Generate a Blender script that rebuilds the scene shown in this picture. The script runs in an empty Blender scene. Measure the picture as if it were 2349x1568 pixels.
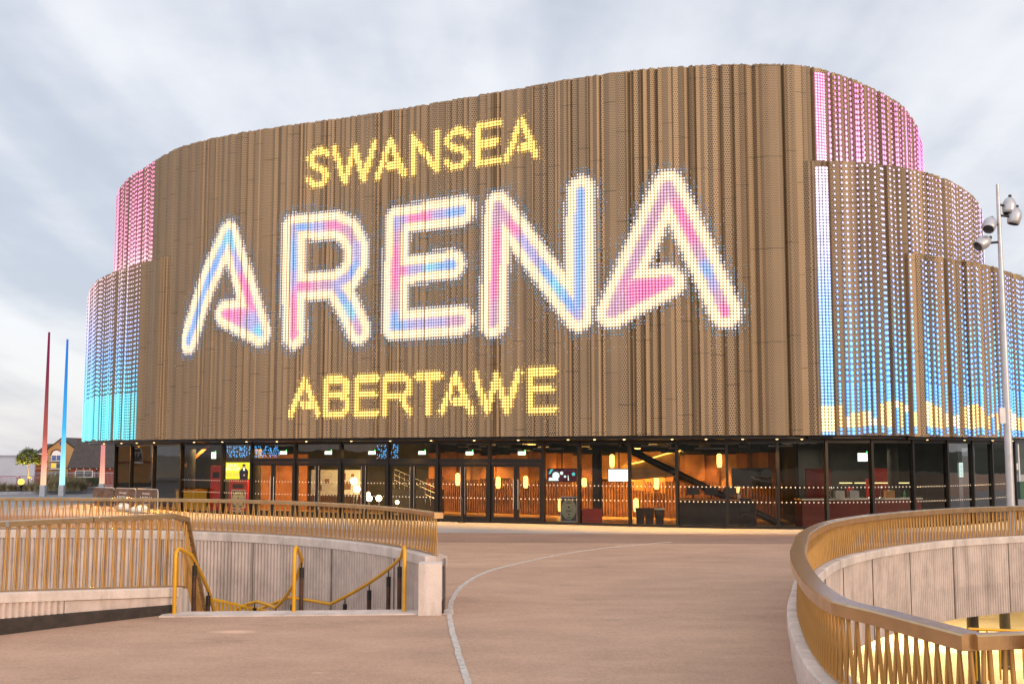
import bpy, bmesh, math, random
from math import sin, cos, pi, radians, atan2, sqrt, hypot, floor
from mathutils import Vector, Matrix
from mathutils.geometry import tessellate_polygon
random.seed(7)
S = bpy.context.scene
COL = S.collection
# ---------------------------------------------------------------- camera model
F, CX, CY, CH = 2634.0, 1174.5, 784.0, 2.7
PITCH = math.atan(257 / F)
cam = bpy.data.cameras.new('camera'); co = bpy.data.objects.new('camera', cam); COL.objects.link(co)
co.location = (0, 0, CH); co.rotation_euler = (pi / 2 + PITCH, 0, 0)
cam.sensor_width = 36; cam.lens = 36 * F / 2349; cam.clip_end = 9000; cam.clip_start = 0.1
S.camera = co
def ray(px, py):
    x = (px - CX) / F; y = (CY - py) / F
    return x, cos(PITCH) - y * sin(PITCH), sin(PITCH) + y * cos(PITCH)
def gz(px, py, z=0.0):            # point of a horizontal level
    d = ray(px, py); t = (z - CH) / d[2]
    return Vector((d[0] * t, d[1] * t, z))
def dp(px, py, Y):                # point at a ground distance
    d = ray(px, py); t = Y / d[1]
    return Vector((d[0] * t, Y, CH + d[2] * t))
def brg(px): return (px - CX) / (F * cos(PITCH)) * 1.0
# ---------------------------------------------------------------- materials
def M(name, c, rough=.6, metal=0, var=.12, scale=6.0, bump=0.0, bscale=60.0, spec=.5, c2=None, coord='Object'):
    m = bpy.data.materials.new(name); m.use_nodes = True; n = m.node_tree.nodes; l = m.node_tree.links
    b = n['Principled BSDF']; b.inputs['Roughness'].default_value = rough; b.inputs['Metallic'].default_value = metal
    b.inputs['Specular IOR Level'].default_value = spec
    tc = n.new('ShaderNodeTexCoord')
    if var > 0:
        nz = n.new('ShaderNodeTexNoise'); nz.inputs['Scale'].default_value = scale; nz.inputs['Detail'].default_value = 6
        nz.inputs['Roughness'].default_value = .65
        l.new(tc.outputs[coord], nz.inputs['Vector'])
        mx = n.new('ShaderNodeMix'); mx.data_type = 'RGBA'
        d = c2 if c2 else tuple(v * (1 - 2.2 * var) for v in c)
        e = tuple(min(1, v * (1 + var)) for v in c)
        mx.inputs[6].default_value = (*d, 1); mx.inputs[7].default_value = (*e, 1)
        mr = n.new('ShaderNodeMapRange'); mr.inputs[1].default_value = .3; mr.inputs[2].default_value = .62
        l.new(nz.outputs['Fac'], mr.inputs[0]); l.new(mr.outputs[0], mx.inputs[0]); l.new(mx.outputs[2], b.inputs['Base Color'])
    else: b.inputs['Base Color'].default_value = (*c, 1)
    if bump > 0:
        n2 = n.new('ShaderNodeTexNoise'); n2.inputs['Scale'].default_value = bscale; n2.inputs['Detail'].default_value = 4
        l.new(tc.outputs[coord], n2.inputs['Vector'])
        bp = n.new('ShaderNodeBump'); bp.inputs['Strength'].default_value = bump; bp.inputs['Distance'].default_value = .02
        l.new(n2.outputs['Fac'], bp.inputs['Height']); l.new(bp.outputs[0], b.inputs['Normal'])
    return m
def EM(name, c, s, sampling='AUTO'):
    m = bpy.data.materials.new(name); m.use_nodes = True; n = m.node_tree.nodes; n.clear()
    o = n.new('ShaderNodeOutputMaterial'); e = n.new('ShaderNodeEmission')
    e.inputs[0].default_value = (*c, 1); e.inputs[1].default_value = s
    m.node_tree.links.new(e.outputs[0], o.inputs[0])
    return m
def math_node(n, l, op, a, b=None, c=None):
    q = n.new('ShaderNodeMath'); q.operation = op
    for i, v in enumerate((a, b, c)):
        if v is None: continue
        if isinstance(v, (int, float)): q.inputs[i].default_value = v
        else: l.new(v, q.inputs[i])
    return q.outputs[0]
def cladding_material():
    m = bpy.data.materials.new('bronze_cladding'); m.use_nodes = True; n = m.node_tree.nodes; l = m.node_tree.links
    b = n['Principled BSDF']; b.inputs['Roughness'].default_value = .48; b.inputs['Metallic'].default_value = .2
    uv = n.new('ShaderNodeUVMap'); uv.uv_map = 'UVMap'
    sp = n.new('ShaderNodeSeparateXYZ'); l.new(uv.outputs[0], sp.inputs[0])
    at = n.new('ShaderNodeAttribute'); at.attribute_name = 'fold'
    sa = n.new('ShaderNodeSeparateColor'); l.new(at.outputs['Color'], sa.inputs[0])
    u, v = sp.outputs[0], sp.outputs[1]
    A = lambda op, a, bb=None, c=None: math_node(n, l, op, a, bb, c)
    pitch = A('MULTIPLY_ADD', sa.outputs[1], .03, .06)     # perforation pitch differs per fold
    row = A('DIVIDE', v, pitch); rf = A('FLOOR', row)
    odd = A('MULTIPLY', A('MODULO', rf, 2), .5)
    cu = A('SUBTRACT', A('FRACT', A('ADD', A('DIVIDE', u, pitch), odd)), .5)
    cv = A('SUBTRACT', A('FRACT', row), .5)
    r = A('SQRT', A('ADD', A('MULTIPLY', cu, cu), A('MULTIPLY', cv, cv)))
    rad = A('MULTIPLY_ADD', sa.outputs[1], .1, .25)
    hole = A('LESS_THAN', r, rad)
    # staggered horizontal joints between the panels
    jj = A('FRACT', A('DIVIDE', A('ADD', v, A('MULTIPLY', sa.outputs[0], 3.4)), 3.4))
    joint = A('MULTIPLY', A('LESS_THAN', jj, .009), .6)
    dark = A('MAXIMUM', hole, joint)
    nz = n.new('ShaderNodeTexNoise'); nz.inputs['Scale'].default_value = .5; nz.inputs['Detail'].default_value = 5
    tc = n.new('ShaderNodeTexCoord'); l.new(tc.outputs['Object'], nz.inputs['Vector'])
    tone = A('MULTIPLY_ADD', sa.outputs[2], .16, A('MULTIPLY_ADD', nz.outputs['Fac'], .3, .68))
    mc = n.new('ShaderNodeMix'); mc.data_type = 'RGBA'; l.new(tone, mc.inputs[0]); mc.inputs[6].default_value = (0.02, .012, .006, 1)
    mc.inputs[7].default_value = (.365, .262, .158, 1)
    mx = n.new('ShaderNodeMix'); mx.data_type = 'RGBA'; l.new(dark, mx.inputs[0]); l.new(mc.outputs[2], mx.inputs[6])
    mx.inputs[7].default_value = (.022, .015, .01, 1); l.new(mx.outputs[2], b.inputs['Base Color'])
    return m
def asphalt_material(name, c, k=1.0):
    m = bpy.data.materials.new(name); m.use_nodes = True; n = m.node_tree.nodes; l = m.node_tree.links
    b = n['Principled BSDF']; b.inputs['Roughness'].default_value = .85; b.inputs['Specular IOR Level'].default_value = .25
    tc = n.new('ShaderNodeTexCoord')
    def noise(s, det, rgh=.6, st=None):
        z = n.new('ShaderNodeTexNoise'); z.inputs['Scale'].default_value = s; z.inputs['Detail'].default_value = det; z.inputs['Roughness'].default_value = rgh
        if st:
            mp = n.new('ShaderNodeMapping'); mp.inputs['Scale'].default_value = st; l.new(tc.outputs['Object'], mp.inputs[0]); l.new(mp.outputs[0], z.inputs['Vector'])
        else: l.new(tc.outputs['Object'], z.inputs['Vector'])
        return z.outputs['Fac']
    A = lambda op, a, bb=None, cc=None: math_node(n, l, op, a, bb, cc)
    fine = noise(55, 3, .8); mid = noise(1.1, 6, .6, (.6, 1, 1)); big = noise(.16, 3, .5)
    vo = n.new('ShaderNodeTexVoronoi'); vo.inputs['Scale'].default_value = 34; l.new(tc.outputs['Object'], vo.inputs['Vector'])
    f = A('ADD', A('MULTIPLY', A('SUBTRACT', fine, .5), 1.5 * k), A('ADD', A('MULTIPLY', A('SUBTRACT', mid, .5), .75), A('MULTIPLY', A('SUBTRACT', big, .5), .75)))
    sepc = n.new('ShaderNodeSeparateColor'); l.new(vo.outputs['Color'], sepc.inputs[0])
    f = A('ADD', f, A('MULTIPLY', A('SUBTRACT', sepc.outputs[0], .5), .45 * k))
    pale = None
    for cx, cy, rx, ry, k in ((-4.25, 17.9, .42, .2, .55), (-2.4, 14.6, .13, .05, .35), (-4.6, 13.3, .2, .05, .3), (4.6, 20.2, .16, .07, .35), (1.3, 24.8, .12, .06, .3), (-6.1, 12.2, .12, .04, .4), (.8, 12.9, .05, .05, .3)):
        so_ = n.new('ShaderNodeSeparateXYZ'); l.new(tc.outputs['Object'], so_.inputs[0])
        ex = A('DIVIDE', A('SUBTRACT', so_.outputs[0], cx), rx); ey = A('DIVIDE', A('SUBTRACT', so_.outputs[1], cy), ry)
        dd = A('ADD', A('SQRT', A('ADD', A('MULTIPLY', ex, ex), A('MULTIPLY', ey, ey))), A('MULTIPLY', A('SUBTRACT', mid, .5), 1.6))
        vv = A('MULTIPLY', A('MAXIMUM', A('SUBTRACT', 1.0, dd), 0), k * 1.6); pale = vv if pale is None else A('ADD', pale, vv)
    f = A('ADD', f, A('MINIMUM', pale, .7))
    stain = A('MULTIPLY', A('GREATER_THAN', noise(.55, 5, .7, (.5, 1.3, 1)), .63), .14)
    f = A('SUBTRACT', f, stain)
    g = n.new('ShaderNodeMapRange'); g.inputs[1].default_value = -1; g.inputs[2].default_value = 1; g.inputs[3].default_value = .25; g.inputs[4].default_value = 1.75
    l.new(f, g.inputs[0])
    mx = n.new('ShaderNodeVectorMath'); mx.operation = 'SCALE'; mx.inputs[0].default_value = c; l.new(g.outputs[0], mx.inputs['Scale'])
    l.new(mx.outputs[0], b.inputs['Base Color'])
    bp = n.new('ShaderNodeBump'); bp.inputs['Strength'].default_value = .5; bp.inputs['Distance'].default_value = .012
    l.new(fine, bp.inputs['Height']); l.new(bp.outputs[0], b.inputs['Normal'])
    return m
def concrete_material(name, c):
    m = M(name, c, .85, 0, .1, 1.6, .25, 30, .3)
    n = m.node_tree.nodes; l = m.node_tree.links; b = n['Principled BSDF']
    src = b.inputs['Base Color'].links[0].from_socket
    tc = n.new('ShaderNodeTexCoord'); mp = n.new('ShaderNodeMapping'); mp.inputs['Scale'].default_value = (1.6, 1.6, .18); l.new(tc.outputs['Object'], mp.inputs[0])
    z = n.new('ShaderNodeTexNoise'); z.inputs['Scale'].default_value = 1.5; z.inputs['Detail'].default_value = 7; z.inputs['Roughness'].default_value = .7; l.new(mp.outputs[0], z.inputs[0])
    r = n.new('ShaderNodeMapRange'); r.inputs[1].default_value = .5; r.inputs[2].default_value = .74; r.inputs[3].default_value = 1.04; r.inputs[4].default_value = .62; l.new(z.outputs['Fac'], r.inputs[0])
    z2 = n.new('ShaderNodeTexNoise'); z2.inputs['Scale'].default_value = 70; l.new(tc.outputs['Object'], z2.inputs[0])
    r2 = math_node(n, l, 'MULTIPLY', r.outputs[0], math_node(n, l, 'MULTIPLY_ADD', z2.outputs['Fac'], .3, .85))
    s = n.new('ShaderNodeVectorMath'); s.operation = 'SCALE'; l.new(src, s.inputs[0]); l.new(r2, s.inputs['Scale']); l.new(s.outputs[0], b.inputs['Base Color'])
    return m
def glass_material(name, tint, ior=1.5, boost=1.0):
    m = bpy.data.materials.new(name); m.use_nodes = True; n = m.node_tree.nodes; l = m.node_tree.links; n.clear()
    o = n.new('ShaderNodeOutputMaterial'); t = n.new('ShaderNodeBsdfTransparent'); g = n.new('ShaderNodeBsdfGlossy'); fr = n.new('ShaderNodeFresnel')
    mx = n.new('ShaderNodeMixShader'); t.inputs[0].default_value = (*tint, 1); g.inputs['Roughness'].default_value = .0
    fr.inputs[0].default_value = ior
    nz = n.new('ShaderNodeTexNoise'); nz.inputs['Scale'].default_value = .8; bp = n.new('ShaderNodeBump'); bp.inputs['Strength'].default_value = .04; bp.inputs['Distance'].default_value = .05
    tc = n.new('ShaderNodeTexCoord'); l.new(tc.outputs['Object'], nz.inputs[0]); l.new(nz.outputs['Fac'], bp.inputs['Height']); l.new(bp.outputs[0], g.inputs['Normal'])
    f = math_node(n, l, 'MINIMUM', math_node(n, l, 'MULTIPLY', fr.outputs[0], boost), 1.0)
    l.new(f, mx.inputs[0]); l.new(t.outputs[0], mx.inputs[1]); l.new(g.outputs[0], mx.inputs[2]); l.new(mx.outputs[0], o.inputs[0])
    return m
def led_material():
    m = bpy.data.materials.new('led_light'); m.use_nodes = True; n = m.node_tree.nodes; n.clear(); l = m.node_tree.links
    o = n.new('ShaderNodeOutputMaterial'); e = n.new('ShaderNodeEmission'); a = n.new('ShaderNodeAttribute'); a.attribute_name = 'led'
    l.new(a.outputs['Color'], e.inputs[0]); e.inputs[1].default_value = 1.0; l.new(e.outputs[0], o.inputs[0])
    return m
CLAD = cladding_material(); LED = led_material()
ASPH = asphalt_material('resin_asphalt', (.485, .32, .232), .6); ASPH2 = asphalt_material('dark_resin_asphalt', (.33, .215, .165))
PAVE = asphalt_material('paving_grey', (.36, .34, .34), .5); ROAD = asphalt_material('road_grey', (.27, .27, .29), .6)
CONC = concrete_material('pale_concrete', (.56, .47, .43)); CONC2 = concrete_material('smooth_concrete', (.62, .54, .5))
BRONZE = M('bronze_rail', (.56, .385, .21), .22, .85, .1, 3, .06, 120)
BARM = M('bronze_bar', (.48, .275, .09), .4, .6, .08, 4)
YEL = M('yellow_paint', (.70, .36, .015), .35, .2, .06, 4)
BLACK = M('black_metal', (.018, .017, .017), .4, .3, .1, 4)
RUST = M('dark_bitumen', (.035, .026, .022), .7, 0, .25, 5, .3, 20)
RUSTP = M('rusty_post', (.07, .032, .018), .6, .2, .3, 8)
FRAME = M('black_frame', (.012, .011, .011), .35, .4, .05, 4)
CHROME = M('brushed_steel', (.6, .6, .62), .25, .95, .03, 10)
WHITEM = M('white_paint', (.78, .78, .8), .5, 0, .04, 2)
GALV = M('galvanised_steel', (.52, .53, .58), .4, .55, .06, 5)
GLASS = glass_material('window_glass', (.8, .8, .77), 1.55, 1.25)
GLASSR = glass_material('coated_window_glass', (.55, .58, .57), 1.5, 1.0)
GLASSM = glass_material('mirror_window_glass', (.35, .37, .38), 2.4, 1.25)
DOTM = M('frosted_dot', (.75, .73, .68), .6, 0, 0)
WOOD = M('timber_lining', (.46, .2, .055), .5, 0, .22, .9, .1, 8)
WOODD = M('dark_timber_slats', (.2, .085, .03), .55, 0, .25, 3)
WOODL = M('light_timber_lining', (.55, .28, .09), .5, 0, .22, .9, .1, 8); WOODM = M('dark_timber_lining', (.27, .105, .03), .5, 0, .3, .9, .1, 8)  # boards picked at random differ in timber tone
DARKW = M('dark_wall', (.03, .03, .028), .7, 0, .2, 2)
GREENW = M('olive_wall', (.10, .10, .05), .7, 0, .2, 1)
FLOOR = M('lobby_floor', (.42, .25, .11), .35, 0, .1, 1)
REDM = M('red_panel', (.62, .03, .018), .45, 0, .06, 2)
DREDM = M('dark_red_panel', (.22, .016, .012), .5, 0, .1, 2)
BROWNF = M('brown_banner', (.12, .07, .045), .45, 0, .25, 3, .2, 5)
SACK = M('white_sack', (.8, .78, .74), .8, 0, .06, 5, .3, 12)
JOINT = M('joint_sealant', (.2, .165, .145), .9, 0, .2, 3)
SETT = M('white_sett', (.54, .5, .47), .8, 0, .15, 9, .3, 60)
# ---------------------------------------------------------------- mesh builder
class MB:
    def __init__(s): s.v = []; s.f = []; s.m = []; s.smooth = []
    def add(s, vs, fs, mi=0, sm=False):
        o = len(s.v); s.v += [tuple(v) for v in vs]
        for f in fs: s.f.append(tuple(i + o for i in f)); s.m.append(mi); s.smooth.append(sm)
    def box(s, c, size, rz=0, mi=0, tilt=None):
        x, y, z = [q / 2 for q in size]; vs = []
        R = Matrix.Rotation(rz, 3, 'Z')
        if tilt is not None: R = R @ tilt
        for k in (-1, 1):
            for a, b in ((-1, -1), (1, -1), (1, 1), (-1, 1)): vs.append(Vector(c) + R @ Vector((a * x, b * y, k * z)))
        s.add(vs, [(3, 2, 1, 0), (4, 5, 6, 7), (0, 1, 5, 4), (1, 2, 6, 5), (2, 3, 7, 6), (3, 0, 4, 7)], mi)
    def tube(s, path, r, n=8, mi=0, r2=None, caps=True):
        P = [Vector(p) for p in path]; rings = []
        N = len(P)
        for i, p in enumerate(P):
            t = (P[min(i + 1, N - 1)] - P[max(i - 1, 0)]).normalized()
            up = Vector((0, 0, 1)) if abs(t.z) < .9 else Vector((1, 0, 0))
            if i and abs(t.z) > .8 and abs(t.z) < .97: up = Vector((1, 0, 0))
            a = t.cross(up).normalized(); b = a.cross(t)
            if rings:
                a = pa - t * pa.dot(t); a.normalize(); b = a.cross(t)
            pa = a
            rr = r if r2 is None else r + (r2 - r) * i / (N - 1)
            rings.append([p + a * rr * cos(2 * pi * k / n) + b * rr * sin(2 * pi * k / n) for k in range(n)])
        vs = [v for q in rings for v in q]; fs = []
        for i in range(N - 1):
            for k in range(n):
                fs.append((i * n + k, i * n + (k + 1) % n, (i + 1) * n + (k + 1) % n, (i + 1) * n + k))
        s.add(vs, fs, mi, True)
        if caps: s.add(rings[0], [tuple(range(n))], mi); s.add(rings[-1], [tuple(reversed(range(n)))], mi)
    def rail(s, path, w, h, mi=0, closed=False):   # box section swept along a 3D path, centre of its top on the path
        P = [Vector(p) for p in path]; N = len(P); rings = []
        for i, p in enumerate(P):
            a = (P[i] - P[i - 1]) if i else (P[1] - P[0]); b = (P[i + 1] - P[i]) if i < N - 1 else a
            a2 = Vector((a.x, a.y, 0)).normalized() if hypot(a.x, a.y) > 1e-6 else Vector((0, 1, 0)); b2 = Vector((b.x, b.y, 0)).normalized() if hypot(b.x, b.y) > 1e-6 else a2
            t = (a2 + b2).normalized(); nn = Vector((t.y, -t.x, 0)); k = 1 / max(.5, t.dot(b2))
            q = nn * w / 2 * k; c = min(h, w) * .12; qc = nn * (w / 2 - c) * k
            rings.append([p - q - Vector((0, 0, h)), p + q - Vector((0, 0, h)), p + q - Vector((0, 0, c)), p + qc, p - qc, p - q - Vector((0, 0, c))])
        vs = [v for q in rings for v in q]; fs = []
        for i in range(N - 1):
            for k in range(6): fs.append((i * 6 + k, (i + 1) * 6 + k, (i + 1) * 6 + (k + 1) % 6, i * 6 + (k + 1) % 6))
        fs += [(0, 1, 2, 3, 4, 5), tuple((N - 1) * 6 + k for k in (5, 4, 3, 2, 1, 0))]
        s.add(vs, fs, mi)
    def prism(s, poly, z0, z1, mi=0, bottom=True):
        n = len(poly); vs = [(p[0], p[1], z0) for p in poly] + [(p[0], p[1], z1) for p in poly]
        s.add(vs, [(i, (i + 1) % n, n + (i + 1) % n, n + i) for i in range(n)], mi)
        t = tessellate_polygon([[Vector((p[0], p[1], 0)) for p in poly]])
        s.add([(p[0], p[1], z1) for p in poly], [tuple(q) for q in t], mi)
        if bottom: s.add([(p[0], p[1], z0) for p in poly], [tuple(reversed(q)) for q in t], mi)
    def sheet(s, loops, z, mi=0):
        L = [[Vector((p[0], p[1], 0)) for p in lp] for lp in loops]; t = tessellate_polygon(L)
        vs = [(p.x, p.y, z) for lp in L for p in lp]; s.add(vs, [tuple(q) for q in t], mi)
    def lathe(s, prof, n=16, c=(0, 0, 0), mi=0, axis=None):
        R = Matrix.Identity(3) if axis is None else Vector((0, 0, 1)).rotation_difference(Vector(axis).normalized()).to_matrix()
        vs = []; fs = []
        for r, z in prof:
            for k in range(n): vs.append(Vector(c) + R @ Vector((r * cos(2 * pi * k / n), r * sin(2 * pi * k / n), z)))
        for i in range(len(prof) - 1):
            for k in range(n): fs.append((i * n + k, i * n + (k + 1) % n, (i + 1) * n + (k + 1) % n, (i + 1) * n + k))
        s.add(vs, fs, mi, True)
    def disc(s, c, r, nrm, n=10, mi=0):
        R = Vector((0, 0, 1)).rotation_difference(Vector(nrm).normalized()).to_matrix()
        s.add([Vector(c) + R @ Vector((r * cos(2 * pi * k / n), r * sin(2 * pi * k / n), 0)) for k in range(n)], [tuple(range(n))], mi)
    def ball(s, c, r, n=10, sz=1.0, mi=0):
        s.lathe([(max(.0005, r * sin(pi * i / n)), -r * sz * cos(pi * i / n)) for i in range(n + 1)], n * 2, c, mi)
    def build(s, name, mats, parent=None, local=False, fixn=True):
        if not isinstance(mats, (list, tuple)): mats = [mats]
        me = bpy.data.meshes.new(name); off = Vector((0, 0, 0))
        if parent is not None and not local: off = org(parent)
        me.from_pydata([Vector(v) - off for v in s.v], [], s.f)
        for m in mats: me.materials.append(m)
        me.polygons.foreach_set('material_index', s.m); me.polygons.foreach_set('use_smooth', s.smooth)
        if fixn:
            bm = bmesh.new(); bm.from_mesh(me); bmesh.ops.recalc_face_normals(bm, faces=bm.faces); bm.to_mesh(me); bm.free()
        me.update()
        o = bpy.data.objects.new(name, me); COL.objects.link(o)
        if parent is not None: o.parent = parent
        return o
ORG = {}
def org(o):
    while o.parent is not None: o = o.parent
    return ORG.get(o.name, Vector((0, 0, 0)))
def tag(o, label, cat, group=None, kind=None):
    if label: o['label'] = label
    if cat: o['category'] = cat
    if group: o['group'] = group
    if kind: o['kind'] = kind
    return o
def struct(name, mb, m): 
    o = mb.build(name, m); o['kind'] = 'structure'; return o
def thing(name, label, cat, loc=(0, 0, 0), rz=0, group=None):
    o = bpy.data.objects.new(name, None); COL.objects.link(o); o.location = loc; o.rotation_euler = (0, 0, rz)
    o.empty_display_size = .2; ORG[o.name] = Vector(loc); return tag(o, label, cat, group)
def dup(root, loc, rz, label, group=None):
    r = root.copy(); COL.objects.link(r); r.location = loc; r.rotation_euler = (0, 0, rz); r['label'] = label
    ORG[r.name] = Vector(loc)
    if group: r['group'] = group
    for ch in list(root.children):
        c = ch.copy(); COL.objects.link(c); c.parent = r
        for g in list(ch.children):
            d = g.copy(); COL.objects.link(d); d.parent = c
    return r
def text_mesh(txt, size, name, mat, parent, M4, ext=.002):
    cu = bpy.data.curves.new('t', 'FONT'); cu.body = txt; cu.size = size; cu.align_x = 'CENTER'; cu.align_y = 'CENTER'; cu.extrude = ext; cu.space_line = .8
    ob = bpy.data.objects.new('t', cu); COL.objects.link(ob)
    bpy.context.view_layer.update()
    me = bpy.data.meshes.new_from_object(ob.evaluated_get(bpy.context.evaluated_depsgraph_get()))
    bpy.data.objects.remove(ob); bpy.data.curves.remove(cu); me.transform(M4); me.materials.clear(); me.materials.append(mat)
    o = bpy.data.objects.new(name, me); COL.objects.link(o); o.parent = parent; return o
# ---------------------------------------------------------------- curves
class Curve:
    def __init__(s, pts, step=.08, smooth=4):
        P = [Vector((p[0], p[1])) for p in pts]; D = []
        for i in range(len(P) - 1):
            a, b, c, d = P[max(i - 1, 0)], P[i], P[i + 1], P[min(i + 2, len(P) - 1)]
            n = max(2, int((c - b).length / step))
            for k in range(n):
                t = k / n
                D.append(.5 * (2 * b + (c - a) * t + (2 * a - 5 * b + 4 * c - d) * t * t + (3 * b - a - 3 * c + d) * t ** 3))
        D.append(P[-1])
        for _ in range(smooth * 6):
            D = [D[0]] + [(D[i - 1] + 2 * D[i] + D[i + 1]) / 4 for i in range(1, len(D) - 1)] + [D[-1]]
        s.p = D; s.u = [0]
        for i in range(1, len(D)): s.u.append(s.u[-1] + (D[i] - D[i - 1]).length)
        s.L = s.u[-1]
    def idx(s, u):
        lo, hi = 0, len(s.u) - 2
        while lo < hi:
            m = (lo + hi + 1) // 2
            if s.u[m] <= u: lo = m
            else: hi = m - 1
        return lo
    def at(s, u, off=0.0):        # off > 0 to the right hand of the direction of travel
        i = s.idx(max(0, min(s.L, u))); t = (u - s.u[i]) / max(1e-6, s.u[i + 1] - s.u[i])
        p = s.p[i].lerp(s.p[i + 1], t)
        q = s.nrm(u); return p + q * off
    def nrm(s, u):
        i = s.idx(max(0, min(s.L, u))); a = s.p[max(0, i - 2)]; b = s.p[min(len(s.p) - 1, i + 3)]
        d = (b - a).normalized(); return Vector((d.y, -d.x))
    def at_bearing(s, b):         # u where x/y == b (first crossing seen from the front)
        for i in range(len(s.p) - 1):
            f0 = s.p[i].x - b * s.p[i].y; f1 = s.p[i + 1].x - b * s.p[i + 1].y
            if f0 <= 0 < f1: return s.u[i] + (s.u[i + 1] - s.u[i]) * f0 / (f0 - f1)
        return s.u[min(range(len(s.p)), key=lambda i: abs(s.p[i].x / s.p[i].y - b))]
def bearing(px, py): d = ray(px, py); return d[0] / d[1]
# ================================================================ ARENA
ZB, ZT = 3.37, 17.0
T3 = Curve([(-12, 98), (-20, 90), (-24.5, 80), (-24.2, 72), (-22.3, 64), (-20.7, 60.1), (-19.7, 58.3), (-18.6, 56.8), (-17.5, 55.2), (-16.5, 53.8), (-15.4, 52.5), (-13.7, 51.2), (-12.1, 50.2), (-10.1, 49.2), (-7.8, 48.2), (-5.5, 47.1), (-2.9, 45.7), (0, 44.1), (2.1, 42.9), (4.3, 41.9), (6.3, 41.4), (8.5, 41.15), (10.3, 41.2), (11.4, 41.6), (12.4, 42.3), (13.5, 43.3), (14.5, 44.3), (15.6, 45.6), (16.8, 47.4), (18.2, 50.3), (19.6, 54.1), (21, 62), (21, 74), (17, 88), (8, 97)])
T2L = Curve([(-20, 92), (-25.4, 84), (-26.2, 75), (-25.55, 69.2), (-24.2, 65.3), (-22.65, 61.8), (-21.5, 59.6), (-20.1, 57.6), (-18.9, 56.1), (-17.8, 54.85), (-17.0, 53.95), (-16.3, 53.3), (-15.8, 53.05)], smooth=2)
T2R = Curve([(10.55, 41.34), (10.85, 41.1), (11.2, 41.02), (11.8, 41.1), (12.6, 41.25), (13.8, 41.7), (15.1, 42.35), (16.4, 43.4), (17.8, 45.0), (19.3, 47.2), (20.7, 50.0), (22.5, 55), (24, 64), (23.5, 76), (19, 88)], smooth=2)
T1R = Curve([(14.6, 42.0), (15.7, 42.55), (17.0, 43.35), (18.1, 44.2), (19, 45.0), (20, 46.1), (21.6, 47.9), (23.4, 50.6), (25.6, 56), (27, 64), (26.5, 76), (22, 88)], smooth=2)
arena = thing('arena_building', 'large round arena clad in pleated bronze panels with glowing letters above a glazed foyer', 'arena', (0, 52, 0))
def skin(name, cv, z0, z1, seed, u0=0, u1=None):
    R = random.Random(seed); u1 = u1 or cv.L; st = []; u = u0; side = 0
    while u < u1:
        mod = R.uniform(1.0, 1.25); uu = 0; first = True
        deep = R.choice((.03, .05, .07, .095)) * (1.0 if u < 18 or seed != 11 else .9)
        while uu < mod - .1:
            w = R.choice((.05, .07, .1, .13, .18, .24)); w = min(w, mod - uu)
            o = (R.uniform(.6, 1) * deep if side else R.uniform(-.045, .01)); side ^= 1
            if first: o = -.11; first = False; w = .035
            st.append((u + uu, o)); uu += w
        u += mod
    st = [q for q in st if q[0] < u1] + [(u1, 0)]
    mb = MB(); uvs = []; cols = []; arc = 0; prev = None
    for i, (uu, o) in enumerate(st):
        p = cv.at(uu, o)
        if prev is not None:
            L = (p - prev).length
            t0, t1 = z1 + R.uniform(-.02, .02), z1 + R.uniform(-.02, .02)
            mb.add([(prev.x, prev.y, z0), (p.x, p.y, z0), (p.x, p.y, t1), (prev.x, prev.y, t0)], [(0, 1, 2, 3)])
            uvs += [(arc, z0), (arc + L, z0), (arc + L, t1), (arc, t0)]
            mod_id = floor(uu / .55); rr = random.Random(mod_id * 7 + seed).random()
            cols += [(rr, R.random(), R.random(), 1)] * 4; arc += L
        prev = p
    ob = mb.build(name, CLAD, arena, fixn=False); me = ob.data
    uvl = me.uv_layers.new(name='UVMap'); 
    for i, q in enumerate(uvs): uvl.data[i].uv = q
    ca = me.color_attributes.new('fold', 'FLOAT_COLOR', 'CORNER')
    for i, q in enumerate(cols): ca.data[i].color = q
    us = [q[0] for q in st]
    def off(u):
        lo, hi = 0, len(us) - 2
        while lo < hi:
            m = (lo + hi + 1) // 2
            if us[m] <= u: lo = m
            else: hi = m - 1
        t = (u - us[lo]) / max(1e-6, us[lo + 1] - us[lo]); return st[lo][1] * (1 - t) + st[lo + 1][1] * t
    return st, off
st3, off3 = skin('upper_cladding', T3, ZB, ZT, 11, 12, T3.L - 18)
st2l, off2l = skin('side_cladding', T2L, ZB, 11.9, 12)
st2r, off2r = skin('side_cladding', T2R, ZB, 13.35, 13)
st1r, off1r = skin('low_cladding', T1R, ZB - .03, 10.1, 14)
# inner drum, roof decks and the dark soffit under the overhang
def loop(cv, off, n=90): return [tuple(cv.at(cv.L * i / n, off)) for i in range(n + 1)]
mb = MB(); mb.prism(loop(T3, -.3), ZB + .35, ZT - .5, bottom=False); mb.build('inner_drum', DARKW, arena)
mb = MB()
mb.prism(loop(T2L, -.3, 50) + [(-13, 56), (-13, 88)], ZB + .35, 11.3, bottom=False)
mb.prism(loop(T2R, -.3, 50) + [(12, 86), (10, 45)], ZB + .35, 12.7, bottom=False)
mb.prism(loop(T1R, -.3, 50) + [(16, 86), (15, 45)], ZB + .35, 9.4, bottom=False); mb.build('side_roof', DARKW, arena)
mb = MB()
mb.prism(loop(T3, -.22), ZB - .12, ZB + .2); mb.build('soffit', FRAME, arena)
mb = MB(); mb.prism(loop(T2L, -.22, 50) + [(-13, 56), (-13, 88)], ZB - .1, ZB + .2)
mb.prism(loop(T2R, -.22, 50) + [(12, 86), (10, 45)], ZB - .11, ZB + .2)
mb.prism(loop(T1R, -.2, 50) + [(16, 86), (15.5, 45)], ZB - .14, ZB + .19); mb.build('side_soffit', FRAME, arena)
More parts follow.
